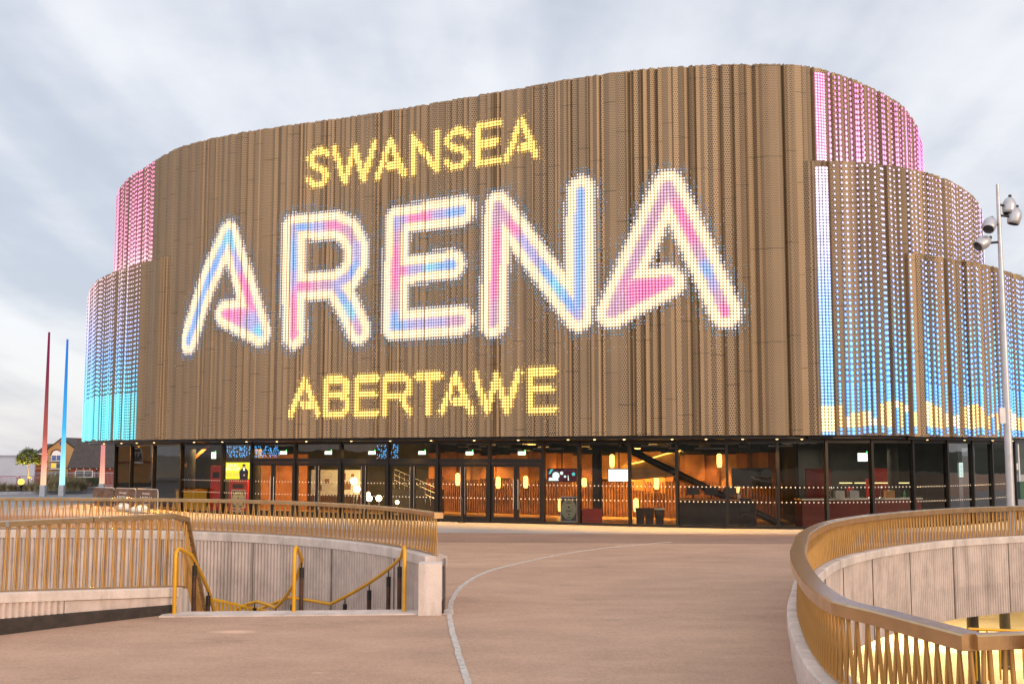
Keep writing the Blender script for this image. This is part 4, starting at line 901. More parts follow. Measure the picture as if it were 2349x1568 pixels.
# ---- railings
BARMESH = None
def barmesh():
    global BARMESH
    if BARMESH is None:
        m = MB(); m.lathe([(1, 0), (1, 1)], 8); o = m.build('bar', BARM); BARMESH = o.data; bpy.data.objects.remove(o)
    return BARMESH
def railing(name, lb, cv, zt, zb_, w, h, pitch, lean, u0, u1, parts_from, rb=.017, grp='bronze railings round the sunken pits', extra=(), offr=0.0, railname='top_rail', step=.3, zbf=lambda u: 0, asym=0.0):
    p0 = cv.at((u0 + u1) / 2, offr); root = thing(name, lb, 'railing', (p0.x, p0.y, 0), 0, grp)
    n = max(4, int((u1 - u0) / step)); path = []
    for i in range(n + 1): q = cv.at(u0 + (u1 - u0) * i / n, offr); path.append(Vector((q.x, q.y, zt)))
    path += [Vector(e[0]) for e in extra]
    m = MB(); m.rail(path, w, h); m.build(railname, BRONZE, root)
    low = [Vector((q.x, q.y, zb_ + zbf(u0 + (u1 - u0) * i / n) + .025)) for i, q in enumerate(path[:n + 1])] + [Vector(e[1]) for e in extra]
    m = MB(); m.rail(low, .07, .022); m.build('bottom_rail', BRONZE, root)
    bars = []; k = 0; u = u0 + .05
    while u < u1:
        s = 1 if k % 2 else -1; uc = u0 + .05 + (k // 2) * 2 * pitch; zb = zb_ + zbf(u); a = cv.at(uc + s * .013, offr + s * .012); b = cv.at(uc + (s * lean if s < 0 else lean * (1 - asym)), offr - s * .02)
        bars.append((Vector((a.x, a.y, zt - h)), Vector((b.x, b.y, zb + .02)))); u += pitch; k += 1
    if extra:
        T = [path[n]] + [Vector(e[0]) for e in extra]; B = [low[n]] + [Vector(e[1]) for e in extra]
        for i in range(len(T) - 1):
            m_ = max(1, int((T[i + 1] - T[i]).length / .1))
            for j in range(m_):
                t0 = (j + .5) / m_; s = .15 * (-1) ** j / m_
                bars.append((T[i].lerp(T[i + 1], t0 + s) - Vector((0, 0, h)), B[i].lerp(B[i + 1], t0 - s)))
    bars.sort(key=lambda q: parts_from(q[0])); o0 = ORG[root.name]
    for a, b in bars[:100]:
        ob = bpy.data.objects.new('baluster', barmesh()); COL.objects.link(ob); ob.parent = root
        ob.location = b - o0; ob.rotation_mode = 'QUATERNION'; d = a - b; ob.rotation_quaternion = Vector((0, 0, 1)).rotation_difference(d.normalized()); ob.scale = (rb, rb, d.length)
    if len(bars) > 100:
        m = MB()
        for a, b in bars[100:]: m.tube([a, b], rb, 6, caps=False)
        ob = m.build('balusters', BARM, root, fixn=False); ob['kind'] = 'stuff'
    return root
dist = lambda p: p.length if -.49 * p.y < p.x < .47 * p.y else 1000 + p.length
r1 = railing('railing', 'long low bronze railing on the far curved wall round the sunken stair', outer, 1.68, .95, .16, .075, .08, .05, 1.5, outer.L - .06, dist, .0135, offr=-.16)
pe2 = outer.at(outer.L - .05, -.16); m = MB(); m.box((pe2.x, pe2.y, 1.64), (.2, .16, .1), radians(-72)); m.build('rail_end', BRONZE, r1)
ext = [((-5.72, 20.35, 1.6), (-5.72, 20.3, .42)), ((-5.8, 21.1, .98), (-5.8, 21.1, -.2)), ((-5.88, 22.2, -.12), (-5.88, 22.2, -1.05)), ((-5.95, 23.2, -.62), (-5.95, 23.2, -1.1))]
r2 = railing('railing', 'near left bronze railing that turns and drops down beside the stair', near, 1.68, .43, .14, .085, .083, .06, 1.5, near.L - .03, dist, .0155, extra=ext, offr=-.16, zbf=nz_, asym=.8)
m = MB(); q = near.at(near.L - 1.55, -.16); n = near.nrm(near.L - 1.55); m.box((q.x, q.y, 1.637), (.012, .15, .09), atan2(n.x, -n.y)); m.build('rail_joint', BLACK, r2)
m = MB(); q = near.at(near.L - 3.0, -.16); n = near.nrm(near.L - 3.0); m.box((q.x, q.y, 1.637), (.05, .146, .09), atan2(n.x, -n.y)); m.build('rail_sleeve', CHROME, r2)
# ---- yellow handrails of the stair
def handrail(lb, path, posts):
    root = thing('handrail', lb, 'handrail', path[0], 0, 'yellow handrails on the stair')
    P = [Vector(p) for p in path]; m = MB()
    base = [P[0], P[0] + Vector((0, 0, .5)), P[0] + Vector((0, .0, .95)), P[0] + Vector((0, .02, 1.04)), P[0] + Vector((P[1].x - P[0].x, P[1].y - P[0].y, 0)).normalized() * .08 + Vector((0, 0, 1.10)), P[0] + Vector((P[1].x - P[0].x, P[1].y - P[0].y, 0)).normalized() * .18 + Vector((0, 0, 1.08))]
    m.tube(base + P[1:], .034, 10); m.build('rail', YEL, root)
    for p, zb in posts:
        p = Vector(p); m = MB(); m.tube([(p.x, p.y, zb), (p.x, p.y, p.z - .3)], .04, 8); pp = m.build('post', RUSTP, root)
        m = MB(); m.tube([(p.x, p.y, p.z - .3), (p.x, p.y, p.z - .12)], .042, 8); m.tube([(p.x, p.y, p.z - .12), (p.x, p.y, p.z - .02)], .012, 6); m.build('bracket', BLACK, pp)
def stairz(tt):
    for i in range(NS):
        if tmap[i] <= tt <= tmap[i + 1]: f = (tt - tmap[i]) / (tmap[i + 1] - tmap[i]); z0 = zs[i - 1] if i else 0; return z0 + (zs[i] - z0) * f
    return zs[-1]
LHP = [(-5.70, 19.72, 0), (-5.58, 20.25, .95), (-5.54, 20.8, .57), (-5.53, 21.3, .2), (-5.56, 21.8, -.2), (-5.7, 22.6, -.8)]
handrail('leftmost yellow stair handrail, beside the dropping bronze railing', LHP, [((-5.56, 20.4, .88), -.3), ((-5.53, 21.25, .26), -1.0)])
def onstair(f, tt, h=1.0): a = fi.at(fi.L * tt); b = fo.at(fo.L * tt); p = a.lerp(b, f); return (p.x, p.y, stairz(tt) + h)
MHP = [(-3.74, 20.02, 0)] + [onstair(.5, tt, .98) for tt in (.03, .08, .13, .18, .24, .3)] + [onstair(.5, tt, 1.0) for tt in (.34, .40, .44, .5, .58, .66)]
handrail('middle yellow stair handrail', MHP, [(onstair(.5, tt, .98), stairz(tt) - .05) for tt in (.035, .3, .41, .55)])
RHP = [(-1.85, 20.06, 0)] + [onstair(.93, tt, 1.0) for tt in (.025, .06, .1, .14, .18, .22, .26, .3)] + [onstair(.93, tt, 1.0) for tt in (.34, .38, .42, .47, .53, .6, .68)]
handrail('rightmost yellow stair handrail, following the ribbed wall', RHP, [(onstair(.93, tt, .98), stairz(tt) - .05) for tt in (.035, .09, .17, .255, .41, .55)])
ys = thing('stair_balustrade', 'slatted balustrade coloured as if lit yellow, deep in the sunken stair', 'balustrade', (-5.6, 24.3, -1))
A_, B_ = Vector((-6.75, 24.9, -.27)), Vector((-4.3, 23.9, -.62)); m = MB(); m.rail([A_, B_], .06, .05); m.build('top_rail', YEL, ys)  # yellow colour stands in for yellow light on this rail and its slats
for i in range(24):
    q = A_.lerp(B_, i / 23); m = MB(); m.box((q.x, q.y, q.z - .7), (.055, .02, 1.3), -.4); m.build('slat', YEL, ys)
# ---- right pit
w3 = thing('retaining_wall', 'curved ribbed concrete ring wall round the open pit on the right', 'wall', (14, 26, 0))
um = right.L
mb = MB(); ribwall(mb, right, .18, -1.5, .34, .1, .055, 1.0, um); band(mb, right, .0, .21, -.7, .34, 0, um, .3); mb.build('ribbed_face', CONC, w3)
mb = MB(); band(mb, right, -.11, .26, .33, .5, 0, um, .25); mb.build('coping', CONC2, w3)
mb = MB(); band(mb, right, -.07, .02, -.02, .34, 0, um, .25); mb.build('outer_upstand', CONC2, w3)
mb = MB(); u = 2.0
while u < um:
    for dz_ in (0,): p = right.at(u, .225); nn_ = right.nrm(u); mb.box((p.x, p.y, -.58), (.009, .05, 1.82), atan2(nn_.x, -nn_.y))
    u += 2.35
mb.build('panel_joints', JOINT, w3)
mb = MB(); u = 1.4
while u < outer.L: p = outer.at(u, .03); nn_ = outer.nrm(u); mb.box((p.x, p.y, -1.7), (.009, .05, 4.9), atan2(nn_.x, -nn_.y)); u += 2.6
mb.build('panel_joints', JOINT, w1)
r3 = railing('railing', 'broad-topped bronze railing sweeping round the open pit on the right', right, 1.3, .5, .22, .13, .08, .04, 0.0, um - 1, dist, .019, extra=(), offr=.06, step=.35)
a = Vector(RP[1] + (1.3,)); tl = [right.at(0, .06)]; e0 = tl[0]
m = MB(); m.rail([Vector((tl[0].x, tl[0].y, 1.3)), Vector((e0.x + .42, e0.y + .03, 1.31)), Vector((e0.x + 1.1, e0.y + .06, 1.3)), Vector((e0.x + 3.6, e0.y + .2, -.3))], .12, .12); m.build('end_rail', BRONZE, r3)
for k in range(7):
    q = Vector((e0.x + .06 + k * .085, e0.y + .02, 0)); s = (-1) ** k * .02; m = MB(); m.tube([(q.x + s, q.y, 1.19), (q.x - s, q.y, .1)], .021, 8, caps=False); m.build('end_baluster', BARM, r3)
for k in range(38):
    x_ = .66 + k * .08; zt_ = 1.19 if x_ < 1.1 else 1.19 - (x_ - 1.1) * .64; s = (-1) ** k * .02; m = MB(); m.tube([(e0.x + x_ + s, e0.y + .04 + x_ * .045, zt_), (e0.x + x_ - s, e0.y + .04 + x_ * .045, zt_ - 1.1)], .019, 8, caps=False); m.build('end_baluster', BARM, r3)
q = Vector((e0.x + .46, e0.y - .1)); m = MB(); m.box((q.x + .09, q.y - .16, 1.27), (.2, .14, .28), 0); m.build('end_block', BRONZE, r3)
# ---- lower level in the right pit
for k, (px, Y, lb) in enumerate(((2234, 35, 'dark round column in the lower level, left of the two'), (2308, 38, 'dark round column in the lower level, right of the two'))):
    x = bearing(px, 1500) * Y; t = thing('column', lb, 'column', (x, Y, ZL), 0, 'columns of the lower level'); m = MB(); m.tube([(0, 0, .1), (0, 0, 3.5)], .17, 16); m.build('shaft', M('column_paint', (.03, .025, .02), .5), t, True); m = MB(); m.lathe([(.001, .12), (.2, .12), (.22, 0)], 16); m.build('base', BLACK, t, True)
lr = thing('handrail', 'thin yellow railing on the lower level of the right pit', 'handrail', (9.5, 24, -1.2)); m = MB(); m.tube([(9.35, 24, -.86), (12.5, 24.5, -1.05)], .03, 8); m.build('rail', YEL, lr)
for k in range(12): m = MB(); m.tube([(9.5 + k * .26, 24.02 + k * .04, -.88 - k * .016), (9.5 + k * .26, 24.02 + k * .04, -1.9)], .02, 6); m.build('post', YEL, lr)
lw = MB()
for a, b in zip([(2, 46), (12, 52), (22, 52), (34, 46)], [(12, 52), (22, 52), (34, 46), (38, 34)]): lw.add([(a[0], a[1], ZL), (b[0], b[1], ZL), (b[0], b[1], -.7), (a[0], a[1], -.7)], [(0, 1, 2, 3)])
o = lw.build('lower_wall', M('cream_render', (.6, .55, .42), .8), None); tag(o, 'pale rendered wall of the lit lower level under the deck', 'wall')
for x, y, pw in ((11, 36, 300), (17, 38, 380), (14, 44, 480), (22, 38, 380)): area((x, y, -.95), (x, y, ZL), pw, (1, .72, .34), 3, 3)
area((15, 41, -1.0), (15, 51, -2.6), 2600, (1, .74, .36), 6, 1.2)
for k, (x, y) in enumerate(((11, 36), (17, 38), (14, 44), (22, 38))):
    m = MB(); m.lathe([(.001, 0), (.5, 0), (.55, .1), (.55, .2)], 20, (x, y, -.9)); o = m.build('ceiling_light', EM('deck_light_glow', (1, .8, .45), 6), None); tag(o, ('round light under the deck, at the left', 'round light under the deck, by the right column', 'round light under the deck, deepest in', 'round light under the deck, at the right')[k], 'lamp', 'round lights under the deck')
# ================================================================ SURROUNDINGS
def mast_mat(name, stops):
    m = bpy.data.materials.new(name); m.use_nodes = True; n = m.node_tree.nodes; l = m.node_tree.links; n.clear()
    o = n.new('ShaderNodeOutputMaterial'); e = n.new('ShaderNodeEmission'); tc = n.new('ShaderNodeTexCoord'); sp = n.new('ShaderNodeSeparateXYZ'); l.new(tc.outputs['Object'], sp.inputs[0])
    r = n.new('ShaderNodeMapRange'); r.inputs[1].default_value = 0; r.inputs[2].default_value = 11; l.new(sp.outputs[2], r.inputs[0])
    c = n.new('ShaderNodeValToRGB'); l.new(r.outputs[0], c.inputs[0]); el = c.color_ramp.elements
    while len(el) < len(stops): el.new(.5)
    for q, (p, col) in zip(el, stops): q.position = p; q.color = (*col, 1)
    l.new(c.outputs[0], e.inputs[0]); e.inputs[1].default_value = 1; l.new(e.outputs[0], o.inputs[0]); return m
MR = mast_mat('red_mast_light', [(0, (1, .6, .35)), (.12, (1, .55, .36)), (.22, (.75, .24, .17)), (.36, (.38, .09, .07)), (.7, (.19, .03, .06)), (1, (.16, .01, .05))])
MBL = mast_mat('blue_mast_light', [(0, (.4, 1, .95)), (.14, (.45, .95, 1)), (.24, (.25, .7, .85)), (.4, (.05, .42, .75)), (.7, (.03, .2, .6)), (1, (.02, .14, .52))])
MPK = mast_mat('pink_mast_light', [(0, (1, .7, .45)), (.08, (.95, .5, .36)), (.2, (.7, .28, .22)), (.34, (.7, .22, .25)), (.7, (.4, .1, .2)), (1, (.3, .05, .15))])
for px, d, h, m, lb in ((98.4, 74.4, 10.6, MR, 'slim glowing mast, red fading to warm white at its foot'), (141.6, 74.6, 10.15, MBL, 'slim glowing mast, blue fading to cyan white at its foot'), (233, 78, 8.0, MPK, 'glowing pink mast half hidden under the arena overhang')):
    x = bearing(px, 1130) * d; t = thing('light_mast', lb, 'light mast', (x, d, 0), 0, 'slim glowing masts')
    a = MB(); a.box((0, 0, .36), (.33, .33, .72)); a.build('socket', GALV, t, True)
    a = MB(); b = [(-.135, -.135, .72), (.135, -.135, .72), (.135, .135, .72), (-.135, .135, .72), (-.05, -.05, h), (.05, -.05, h), (.05, .05, h), (-.05, .05, h)]
    a.add(b, [(4, 5, 6, 7), (0, 1, 5, 4), (1, 2, 6, 5), (2, 3, 7, 6), (3, 0, 4, 7)]); a.build('glowing_shaft', m, t, True)
    a = MB(); a.box((0, -.152, 2.2), (.012, .012, 2.8), 0); a.build('joint', GALV, t, True)
# planting bed
SOIL = M('dark_soil', (.035, .022, .018), .95, 0, .3, 4, .4, 20)
bc = Vector((-42, 82.6)); bed = [(bc.x + 14 * cos(2 * pi * k / 60), bc.y + 6.4 * sin(2 * pi * k / 60)) for k in range(60)]
mb = MB(); mb.prism([((x - bc.x) * .985 + bc.x, (y - bc.y) * .97 + bc.y) for x, y in bed], 0, .22); t = mb.build('planting_bed', SOIL, None); tag(t, 'long rounded planting bed of dark soil behind the two masts', 'planting bed')
kc = Curve(bed + [bed[0]], smooth=0); mb = MB(); band(mb, kc, .06, -.16, 0, .2, 0, kc.L, .5, False); mb.build('kerb', M('bluish_kerb', (.42, .45, .52), .8), t)
GR = [M('pale_grass_blades', (.34, .29, .17), .8, 0, .25, 6), M('green_grass_blades', (.20, .21, .12), .8, 0, .25, 6), M('straw_grass_blades', (.46, .37, .22), .8, 0, .2, 6)]
protos = []
for s in range(4):
    rr = random.Random(40 + s); mb = MB()
    for k in range(330):
        a = rr.uniform(0, 2 * pi); l = rr.uniform(.55, 1.0); sp_ = rr.uniform(.1, .75); r0 = rr.uniform(0, .22); x0, y0 = r0 * cos(a), r0 * sin(a); w = .012
        pts = []
        for q in range(5):
            t_ = q / 4; rad_ = r0 + sp_ * l * t_ ** 1.6 * .8; zz = l * (t_ - .42 * sp_ * t_ * t_ * 1.5); pts.append(Vector((rad_ * cos(a) + .28 * t_ * t_ * l, rad_ * sin(a), max(.02, zz))))
        pr = Vector((-sin(a), cos(a), 0)); vs = []
        for q, p in enumerate(pts): ww = w * (1 - q / 4.3); vs += [p - pr * ww, p + pr * ww]
        mb.add(vs, [(2 * q, 2 * q + 1, 2 * q + 3, 2 * q + 2) for q in range(4)], 0 if rr.random() < .6 else (1 if rr.random() < .6 else 2))
    o = mb.build('grass_tuft', GR, None, fixn=False); protos.append(o)
tufts = []; rr = random.Random(77)
xs = [(4, 80.5, .85), (20, 78.6, .8), (32, 79.6, .7), (49, 80.2, .8), (58, 79.2, .6), (70, 78.4, .9), (78, 80.8, .75), (84, 77.8, .9), (92, 81.2, 1.2), (112, 78.2, 1.25), (120, 80.2, 1.7), (127, 78.0, 1.3), (134, 80.8, 1.5), (149, 78.4, 1.25), (155, 80.6, 1.5), (163, 78.6, 1.35), (171, 80.4, 1.2), (178, 78.8, 1.1), (185, 80.2, .9), (192, 79.2, .75), (108, 82.5, 1.6), (66, 82.0, .7), (-12, 79.5, .9), (-30, 80.5, 1)]
for k, (px, d, sc) in enumerate(xs):
    o = protos[k] if k < 4 else protos[k % 4].copy()
    if k >= 4: COL.objects.link(o)
    o.location = (bearing(px, 1120) * d, d, .2); o.rotation_euler = (0, 0, rr.uniform(-.5, .5)); o.scale = (sc * 1.1, sc * 1.1, sc)
    side = 'left of the red mast' if px < 95 else ('between the red and blue masts' if px < 140 else 'right of the blue mast')
    tag(o, 'wispy windblown ornamental grass tuft in the planting bed ' + side, 'grass tuft', 'grass tufts in the bed ' + side)
# clipped tree and its uplight
LEAF = [M('leaf_dark', (.05, .085, .03), .6, 0, .2, 9), M('leaf_light', (.10, .13, .035), .6, 0, .2, 9)]
tr = thing('clipped_tree', 'small clipped mop-head tree lit yellow from below beside the white hoarding', 'tree', (bearing(63, 1100) * 84, 84, .2))
a = MB(); a.tube([(0.1, 0, 0), (.05, 0, .9), (-.02, 0, 1.75)], .05, 8, 0, .035)
for k in range(9): an = k * .7; a.tube([(-.02, 0, 1.7), (.35 * cos(an), .35 * sin(an), 2.0), (.6 * cos(an), .6 * sin(an), 2.3)], .02, 5, 0, .006)
a.build('trunk', M('bark', (.16, .10, .06), .9, 0, .2, 9), tr, True)
a = MB(); rr = random.Random(5)
for k in range(2600):
    th = rr.uniform(0, 2 * pi); ph = math.acos(rr.uniform(-.45, 1)); r = rr.uniform(.6, 1.0) * (1 + .12 * sin(th * 5 + ph * 4)); p = Vector((.86 * r * sin(ph) * cos(th), .86 * r * sin(ph) * sin(th), 2.1 + .85 * r * cos(ph)))
    n = Vector((rr.gauss(0, 1), rr.gauss(0, 1), rr.gauss(0, 1))).normalized(); t1 = n.orthogonal().normalized(); t2 = n.cross(t1); s = rr.uniform(.05, .1)
    a.add([p - t1 * s, p - t2 * s * .35, p + t1 * s, p + t2 * s * .35], [(0, 1, 2, 3)], rr.random() < .5)
a.build('crown', LEAF, tr, True, fixn=False)
a = MB(); a.tube([(.75, 0, 0), (.15, 0, .9)], .03, 6); a.build('stake', M('stake_wood', (.4, .3, .2), .8), tr, True)
ul = thing('ground_spotlight', 'small glowing yellow spotlight among the grass left of the red mast', 'spotlight', (bearing(48, 1130) * 77.3, 77.3, .2))
a = MB(); a.lathe([(.001, .3), (.1, .3), (.13, .62), (.001, .64)], 12, (0, 0, 0)); a.build('housing', BLACK, ul, True)
a = MB(); a.ball((0, -.05, .66), .2, 8); a.build('lens', EM('uplight_glow', (1, .5, .05), 3), ul, True); a = MB(); a.tube([(0, 0, 0), (0, 0, .3)], .03, 6); a.build('stake', BLACK, ul, True)
p = tr.location; spot((p.x + .5, p.y - .9, .35), (p.x, p.y, 2.4), 800, (1, .68, .1), 75, .6); spot((p.x - .7, p.y - .4, .35), (p.x, p.y, 2.3), 420, (1, .68, .1), 75, .6)
# hoarding, red barriers, fence
hw = MB(); x0, x1 = bearing(-140, 1100) * 95.5, bearing(78.5, 1100) * 95.5; hw.box(((x0 + x1) / 2, 95.5, 1.3), (x1 - x0, .12, 2.6))
hb = hw.build('hoarding', M('white_hoarding', (.70, .71, .78), .7, 0, .04, .6), None); tag(hb, 'long plain white site hoarding at the far left', 'hoarding')
m = MB(); m.box(((x0 + x1) / 2, 95.4, 2.6), (x1 - x0, .2, .1)); m.build('capping', WHITEM, hb)
RB = M('red_barrier_paint', (.42, .03, .06), .5, 0, .06, 3)
def crowd_barrier(t, w, h, mt, bar, banner=None):
    a = MB(); r = .022
    a.tube([(-w / 2, 0, .12), (-w / 2, 0, h - .12), (-w / 2 + .04, 0, h - .03), (-w / 2 + .12, 0, h), (w / 2 - .12, 0, h), (w / 2 - .04, 0, h - .03), (w / 2, 0, h - .12), (w / 2, 0, .12)], r, 6); a.tube([(-w / 2, 0, .2), (w / 2, 0, .2)], r, 6)
    a.build('frame', mt, t, True); a = MB(); k = int(w / bar)
    for i in range(1, k): a.tube([(-w / 2 + i * w / k, 0, .2), (-w / 2 + i * w / k, 0, h)], .009, 5, caps=False)
    a.build('infill_bars', mt, t, True)
    for s in (-1, 1): a = MB(); a.tube([(s * w * .38, -.32, 0), (s * w * .38, 0, .2), (s * w * .38, .32, 0)], .018, 6); a.build('foot', mt, t, True)
for k, (px, lb) in enumerate(((-20, 'red crowd barrier at the left picture edge by the white hoarding'), (18.5, 'red crowd barrier just left of the clipped tree'), (59, 'red crowd barrier behind the clipped tree'))):
    d = 93.6; t = thing('crowd_barrier', lb, 'barrier', (bearing(px, 1110) * d, d, 0), 0, 'red crowd barriers by the hoarding'); crowd_barrier(t, 1.36, .92, RB, .1)
    if k == 2: a = MB(); a.box((-.5, -.03, .8), (.16, .02, .12)); a.build('tag_plate', RB, t, True)
fx0, fx1 = bearing(79.5, 1100) * 96.2, bearing(262, 1100) * 96.2; t = thing('metal_fence', 'grey upright-bar fence before the brick houses', 'fence', ((fx0 + fx1) / 2, 96.2, 0))
a = MB(); a.tube([(fx0, 96.2, 1.15), (fx1, 96.2, 1.15)], .03, 6); a.tube([(fx0, 96.2, .12), (fx1, 96.2, .12)], .025, 6)
x = fx0
while x < fx1: a.tube([(x, 96.2, .1), (x, 96.2, 1.15)], .012, 5, caps=False); x += .11
a.build('bars', GALV, t)
for k in range(5): a = MB(); x = fx0 + (fx1 - fx0) * k / 4; a.tube([(x, 96.2, 0), (x, 96.2, 1.22)], .04, 8); a.build('post', GALV, t)
# houses
def brick(name, c, c2):
    m = bpy.data.materials.new(name); m.use_nodes = True; n = m.node_tree.nodes; l = m.node_tree.links; b = n['Principled BSDF']; b.inputs['Roughness'].default_value = .85
    tc = n.new('ShaderNodeTexCoord'); mp = n.new('ShaderNodeMapping'); mp.inputs['Rotation'].default_value = (pi / 2, 0, 0); l.new(tc.outputs['Object'], mp.inputs[0])
    t = n.new('ShaderNodeTexBrick'); t.inputs['Color1'].default_value = (*c, 1); t.inputs['Color2'].default_value = (*c2, 1); t.inputs['Mortar'].default_value = (c[0] * .7, c[1] * .8, c[2] * .9, 1)
    t.inputs['Scale'].default_value = 3; t.inputs['Mortar Size'].default_value = .012; l.new(mp.outputs[0], t.inputs[0]); l.new(t.outputs[0], b.inputs['Base Color']); return m
RBR = brick('red_brick', (.22, .05, .03), (.16, .035, .022)); YBR = brick('buff_brick', (.44, .26, .11), (.36, .21, .09))
ROOF = M('slate_roof', (.055, .048, .05), .8, 0, .2, 2.5, .4, 6); BLUEP = M('window_blue', (.03, .08, .35), .2, 0, .1, 1); DGL = M('dark_window_glass', (.05, .055, .07), .08, 0, 0); LIT = EM('lit_window', (1, .55, .04), 1.1)
D = 245; sx = lambda px, d=D: bearing(px, 1040) * d; sz = lambda py, d=D: dp(100, py, d).z
def gable_roof(mb, x0, x1, y0, y1, ze, xr, zr, ov=.3):
    mb.add([(x0 - ov, y0 - ov, ze - .2), (xr, y0 - ov, zr), (x1 + ov, y0 - ov, ze - .2), (x0 - ov, y1, ze - .2), (xr, y1, zr), (x1 + ov, y1, ze - .2)], [(0, 1, 4, 3), (1, 2, 5, 4)])
    mb.add([(x0 - ov, y0 - ov, ze), (xr, y0 - ov, zr + .22), (x1 + ov, y0 - ov, ze), (x0 - ov, y1, ze), (xr, y1, zr + .22), (x1 + ov, y1, ze)], [(0, 1, 4, 3), (1, 2, 5, 4)])
ap = thing('apartment_house', 'buff brick gabled block of flats with an arched top window and small balconies', 'house', (sx(141), D, ZL))
gx0, gx1, gxr, ze, zr = sx(109), sx(174), sx(141.6), sz(1030), sz(1005)
a = MB(); a.add([(gx0, D, ZL), (gx1, D, ZL), (gx1, D, ze), (gxr, D, zr), (gx0, D, ze), (gx0, D + 12, ZL), (gx1, D + 12, ZL), (gx1, D + 12, ze), (gxr, D + 12, zr), (gx0, D + 12, ze)], [(0, 1, 2, 3, 4), (5, 9, 8, 7, 6), (0, 4, 9, 5), (1, 6, 7, 2)]); a.build('wall', YBR, ap)
a = MB(); gable_roof(a, gx0, gx1, D, D + 12, ze, gxr, zr, .25); a.build('roof', ROOF, ap)
a = MB()
for py in (1073.5, 1095): a.box(((gx0 + gx1) / 2, D - .03, sz(py)), (gx1 - gx0, .08, .16))
a.build('brick_band', RBR, ap)
wx, ww = sx(130), 1.35
def window(parent, x, y, z0, z1, w, glass, nm='window', bars=1, arch=False, mt=None):
    f = MB(); t_ = .09
    f.box((x, y - .06, z0), (w, .12, t_)); f.box((x, y - .06, z1), (w, .12, t_))
    for i in range(bars + 2): f.box((x - w / 2 + w * i / (bars + 1), y - .06, (z0 + z1) / 2), (t_, .12, z1 - z0 - t_))
    if arch:
        pts = [(x + w * .5 * cos(pi * k / 12), y - .05, z1 + w * .5 * sin(pi * k / 12)) for k in range(13)]; f.add(pts, [tuple(range(13))])
    o = f.build(nm, mt or WHITEM, parent); g = MB(); gls = glass if isinstance(glass, (list, tuple)) else [glass]
    for i in range(bars + 1):
        a0, a1 = x - w / 2 + w * i / (bars + 1), x - w / 2 + w * (i + 1) / (bars + 1); g.add([(a0, y - .03, z0), (a1, y - .03, z0), (a1, y - .03, z1), (a0, y - .03, z1)], [(0, 1, 2, 3)], i % len(gls))
    g.build('pane', gls, o, fixn=False); return o
for k, (y0, y1, g, ar) in enumerate(((1056, 1043.5, BLUEP, True), (1074, 1061.5, [LIT, DGL], False), (1094.5, 1081, DGL, False))):
    o = window(ap, wx, D, sz(y0), sz(y1), 2.05, g, arch=ar)
    b = MB(); zz = sz(y0) - .1; b.box((wx, D - .5, zz), (2.5, .9, .12))
    b.rail([(wx - 1.2, D - .1, zz + 1.0), (wx - 1.2, D - .92, zz + 1.0), (wx + 1.2, D - .92, zz + 1.0), (wx + 1.2, D - .1, zz + 1.0)], .05, .05)
    for i in range(13): b.tube([(wx - 1.2 + i * .2, D - .92, zz), (wx - 1.2 + i * .2, D - .92, zz + 1)], .02, 4, caps=False)
    b.build('balcony', GALV, ap)
a = MB()
pts = [(wx + 1.22 * cos(pi * k / 14), D - .04, sz(1043.5) + 1.22 * sin(pi * k / 14)) for k in range(15)]; a.tube(pts, .12, 6); a.build('arch_surround', RBR, ap)
a = MB(); a.disc((sx(140), D - .06, sz(1016)), .42, (0, -1, 0), 16); a.build('round_plaque', BLUEP, ap, fixn=False)
# red brick wing with hipped roof
bw = thing('brick_house', 'red brick wing with a hipped slate roof left of the gabled flats', 'house', (sx(95), D, ZL))
hx0, hx1, hz, hr = sx(80), sx(109), sz(1040), sz(1017)
a = MB(); a.box(((hx0 + hx1) / 2, D + 5.5, (ZL + hz) / 2), (hx1 - hx0, 10, hz - ZL)); a.build('wall', RBR, bw)
a = MB(); a.add([(hx0 - .4, D + .1, hz), (sx(128), D + .1, hz), (sx(128), D + 11, hz), (hx0 - .4, D + 11, hz), (sx(86), D + 5, hr), (sx(128), D + 5, hr)], [(0, 1, 5, 4), (0, 4, 3), (3, 4, 5, 2)]); a.build('roof', ROOF, bw)
a = MB(); a.box(((hx0 + hx1) / 2, D + .2, hz - .05), (hx1 - hx0 + .8, .3, .25)); a.build('fascia', WHITEM, bw)
a = MB()
for py in (1073.5, 1095): a.box(((hx0 + hx1) / 2, D + .45, sz(py)), (hx1 - hx0, .1, .16))
a.build('brick_band', YBR, bw)
window(bw, sx(103), D + .5, sz(1056), sz(1044), .7, LIT, bars=0); window(bw, sx(103), D + .5, sz(1075), sz(1062), .7, DGL, bars=0)
# house with the big steep roof
D3 = 225; s3 = lambda px: bearing(px, 1040) * D3; h3 = thing('steep_roofed_house', 'low red brick house under a broad steep dark roof', 'house', (s3(190), D3, ZL))
x0, x1 = s3(155), s3(300); zr, ze = dp(100, 1006, D3).z, dp(100, 1071, D3).z
a = MB(); a.box(((x0 + x1) / 2, D3 + 5, (ZL + ze) / 2), (x1 - x0 - .3, 9, ze - ZL)); a.add([(x0 + .2, D3 + .5, ze), (x0 + .2, D3 + 9.5, ze), (x0 + .2, D3 + 5, zr - .2)], [(0, 1, 2)]); a.build('wall', RBR, h3)
a = MB(); a.add([(x0, D3, ze), (x1, D3, ze), (x1, D3 + 5, zr), (x0, D3 + 5, zr), (x0, D3 + 10, ze), (x1, D3 + 10, ze), (x0, D3, ze - .18), (x1, D3, ze - .18), (x0, D3 + 5, zr - .2)], [(0, 1, 2, 3), (3, 2, 5, 4), (6, 7, 1, 0), (0, 3, 8, 6)])
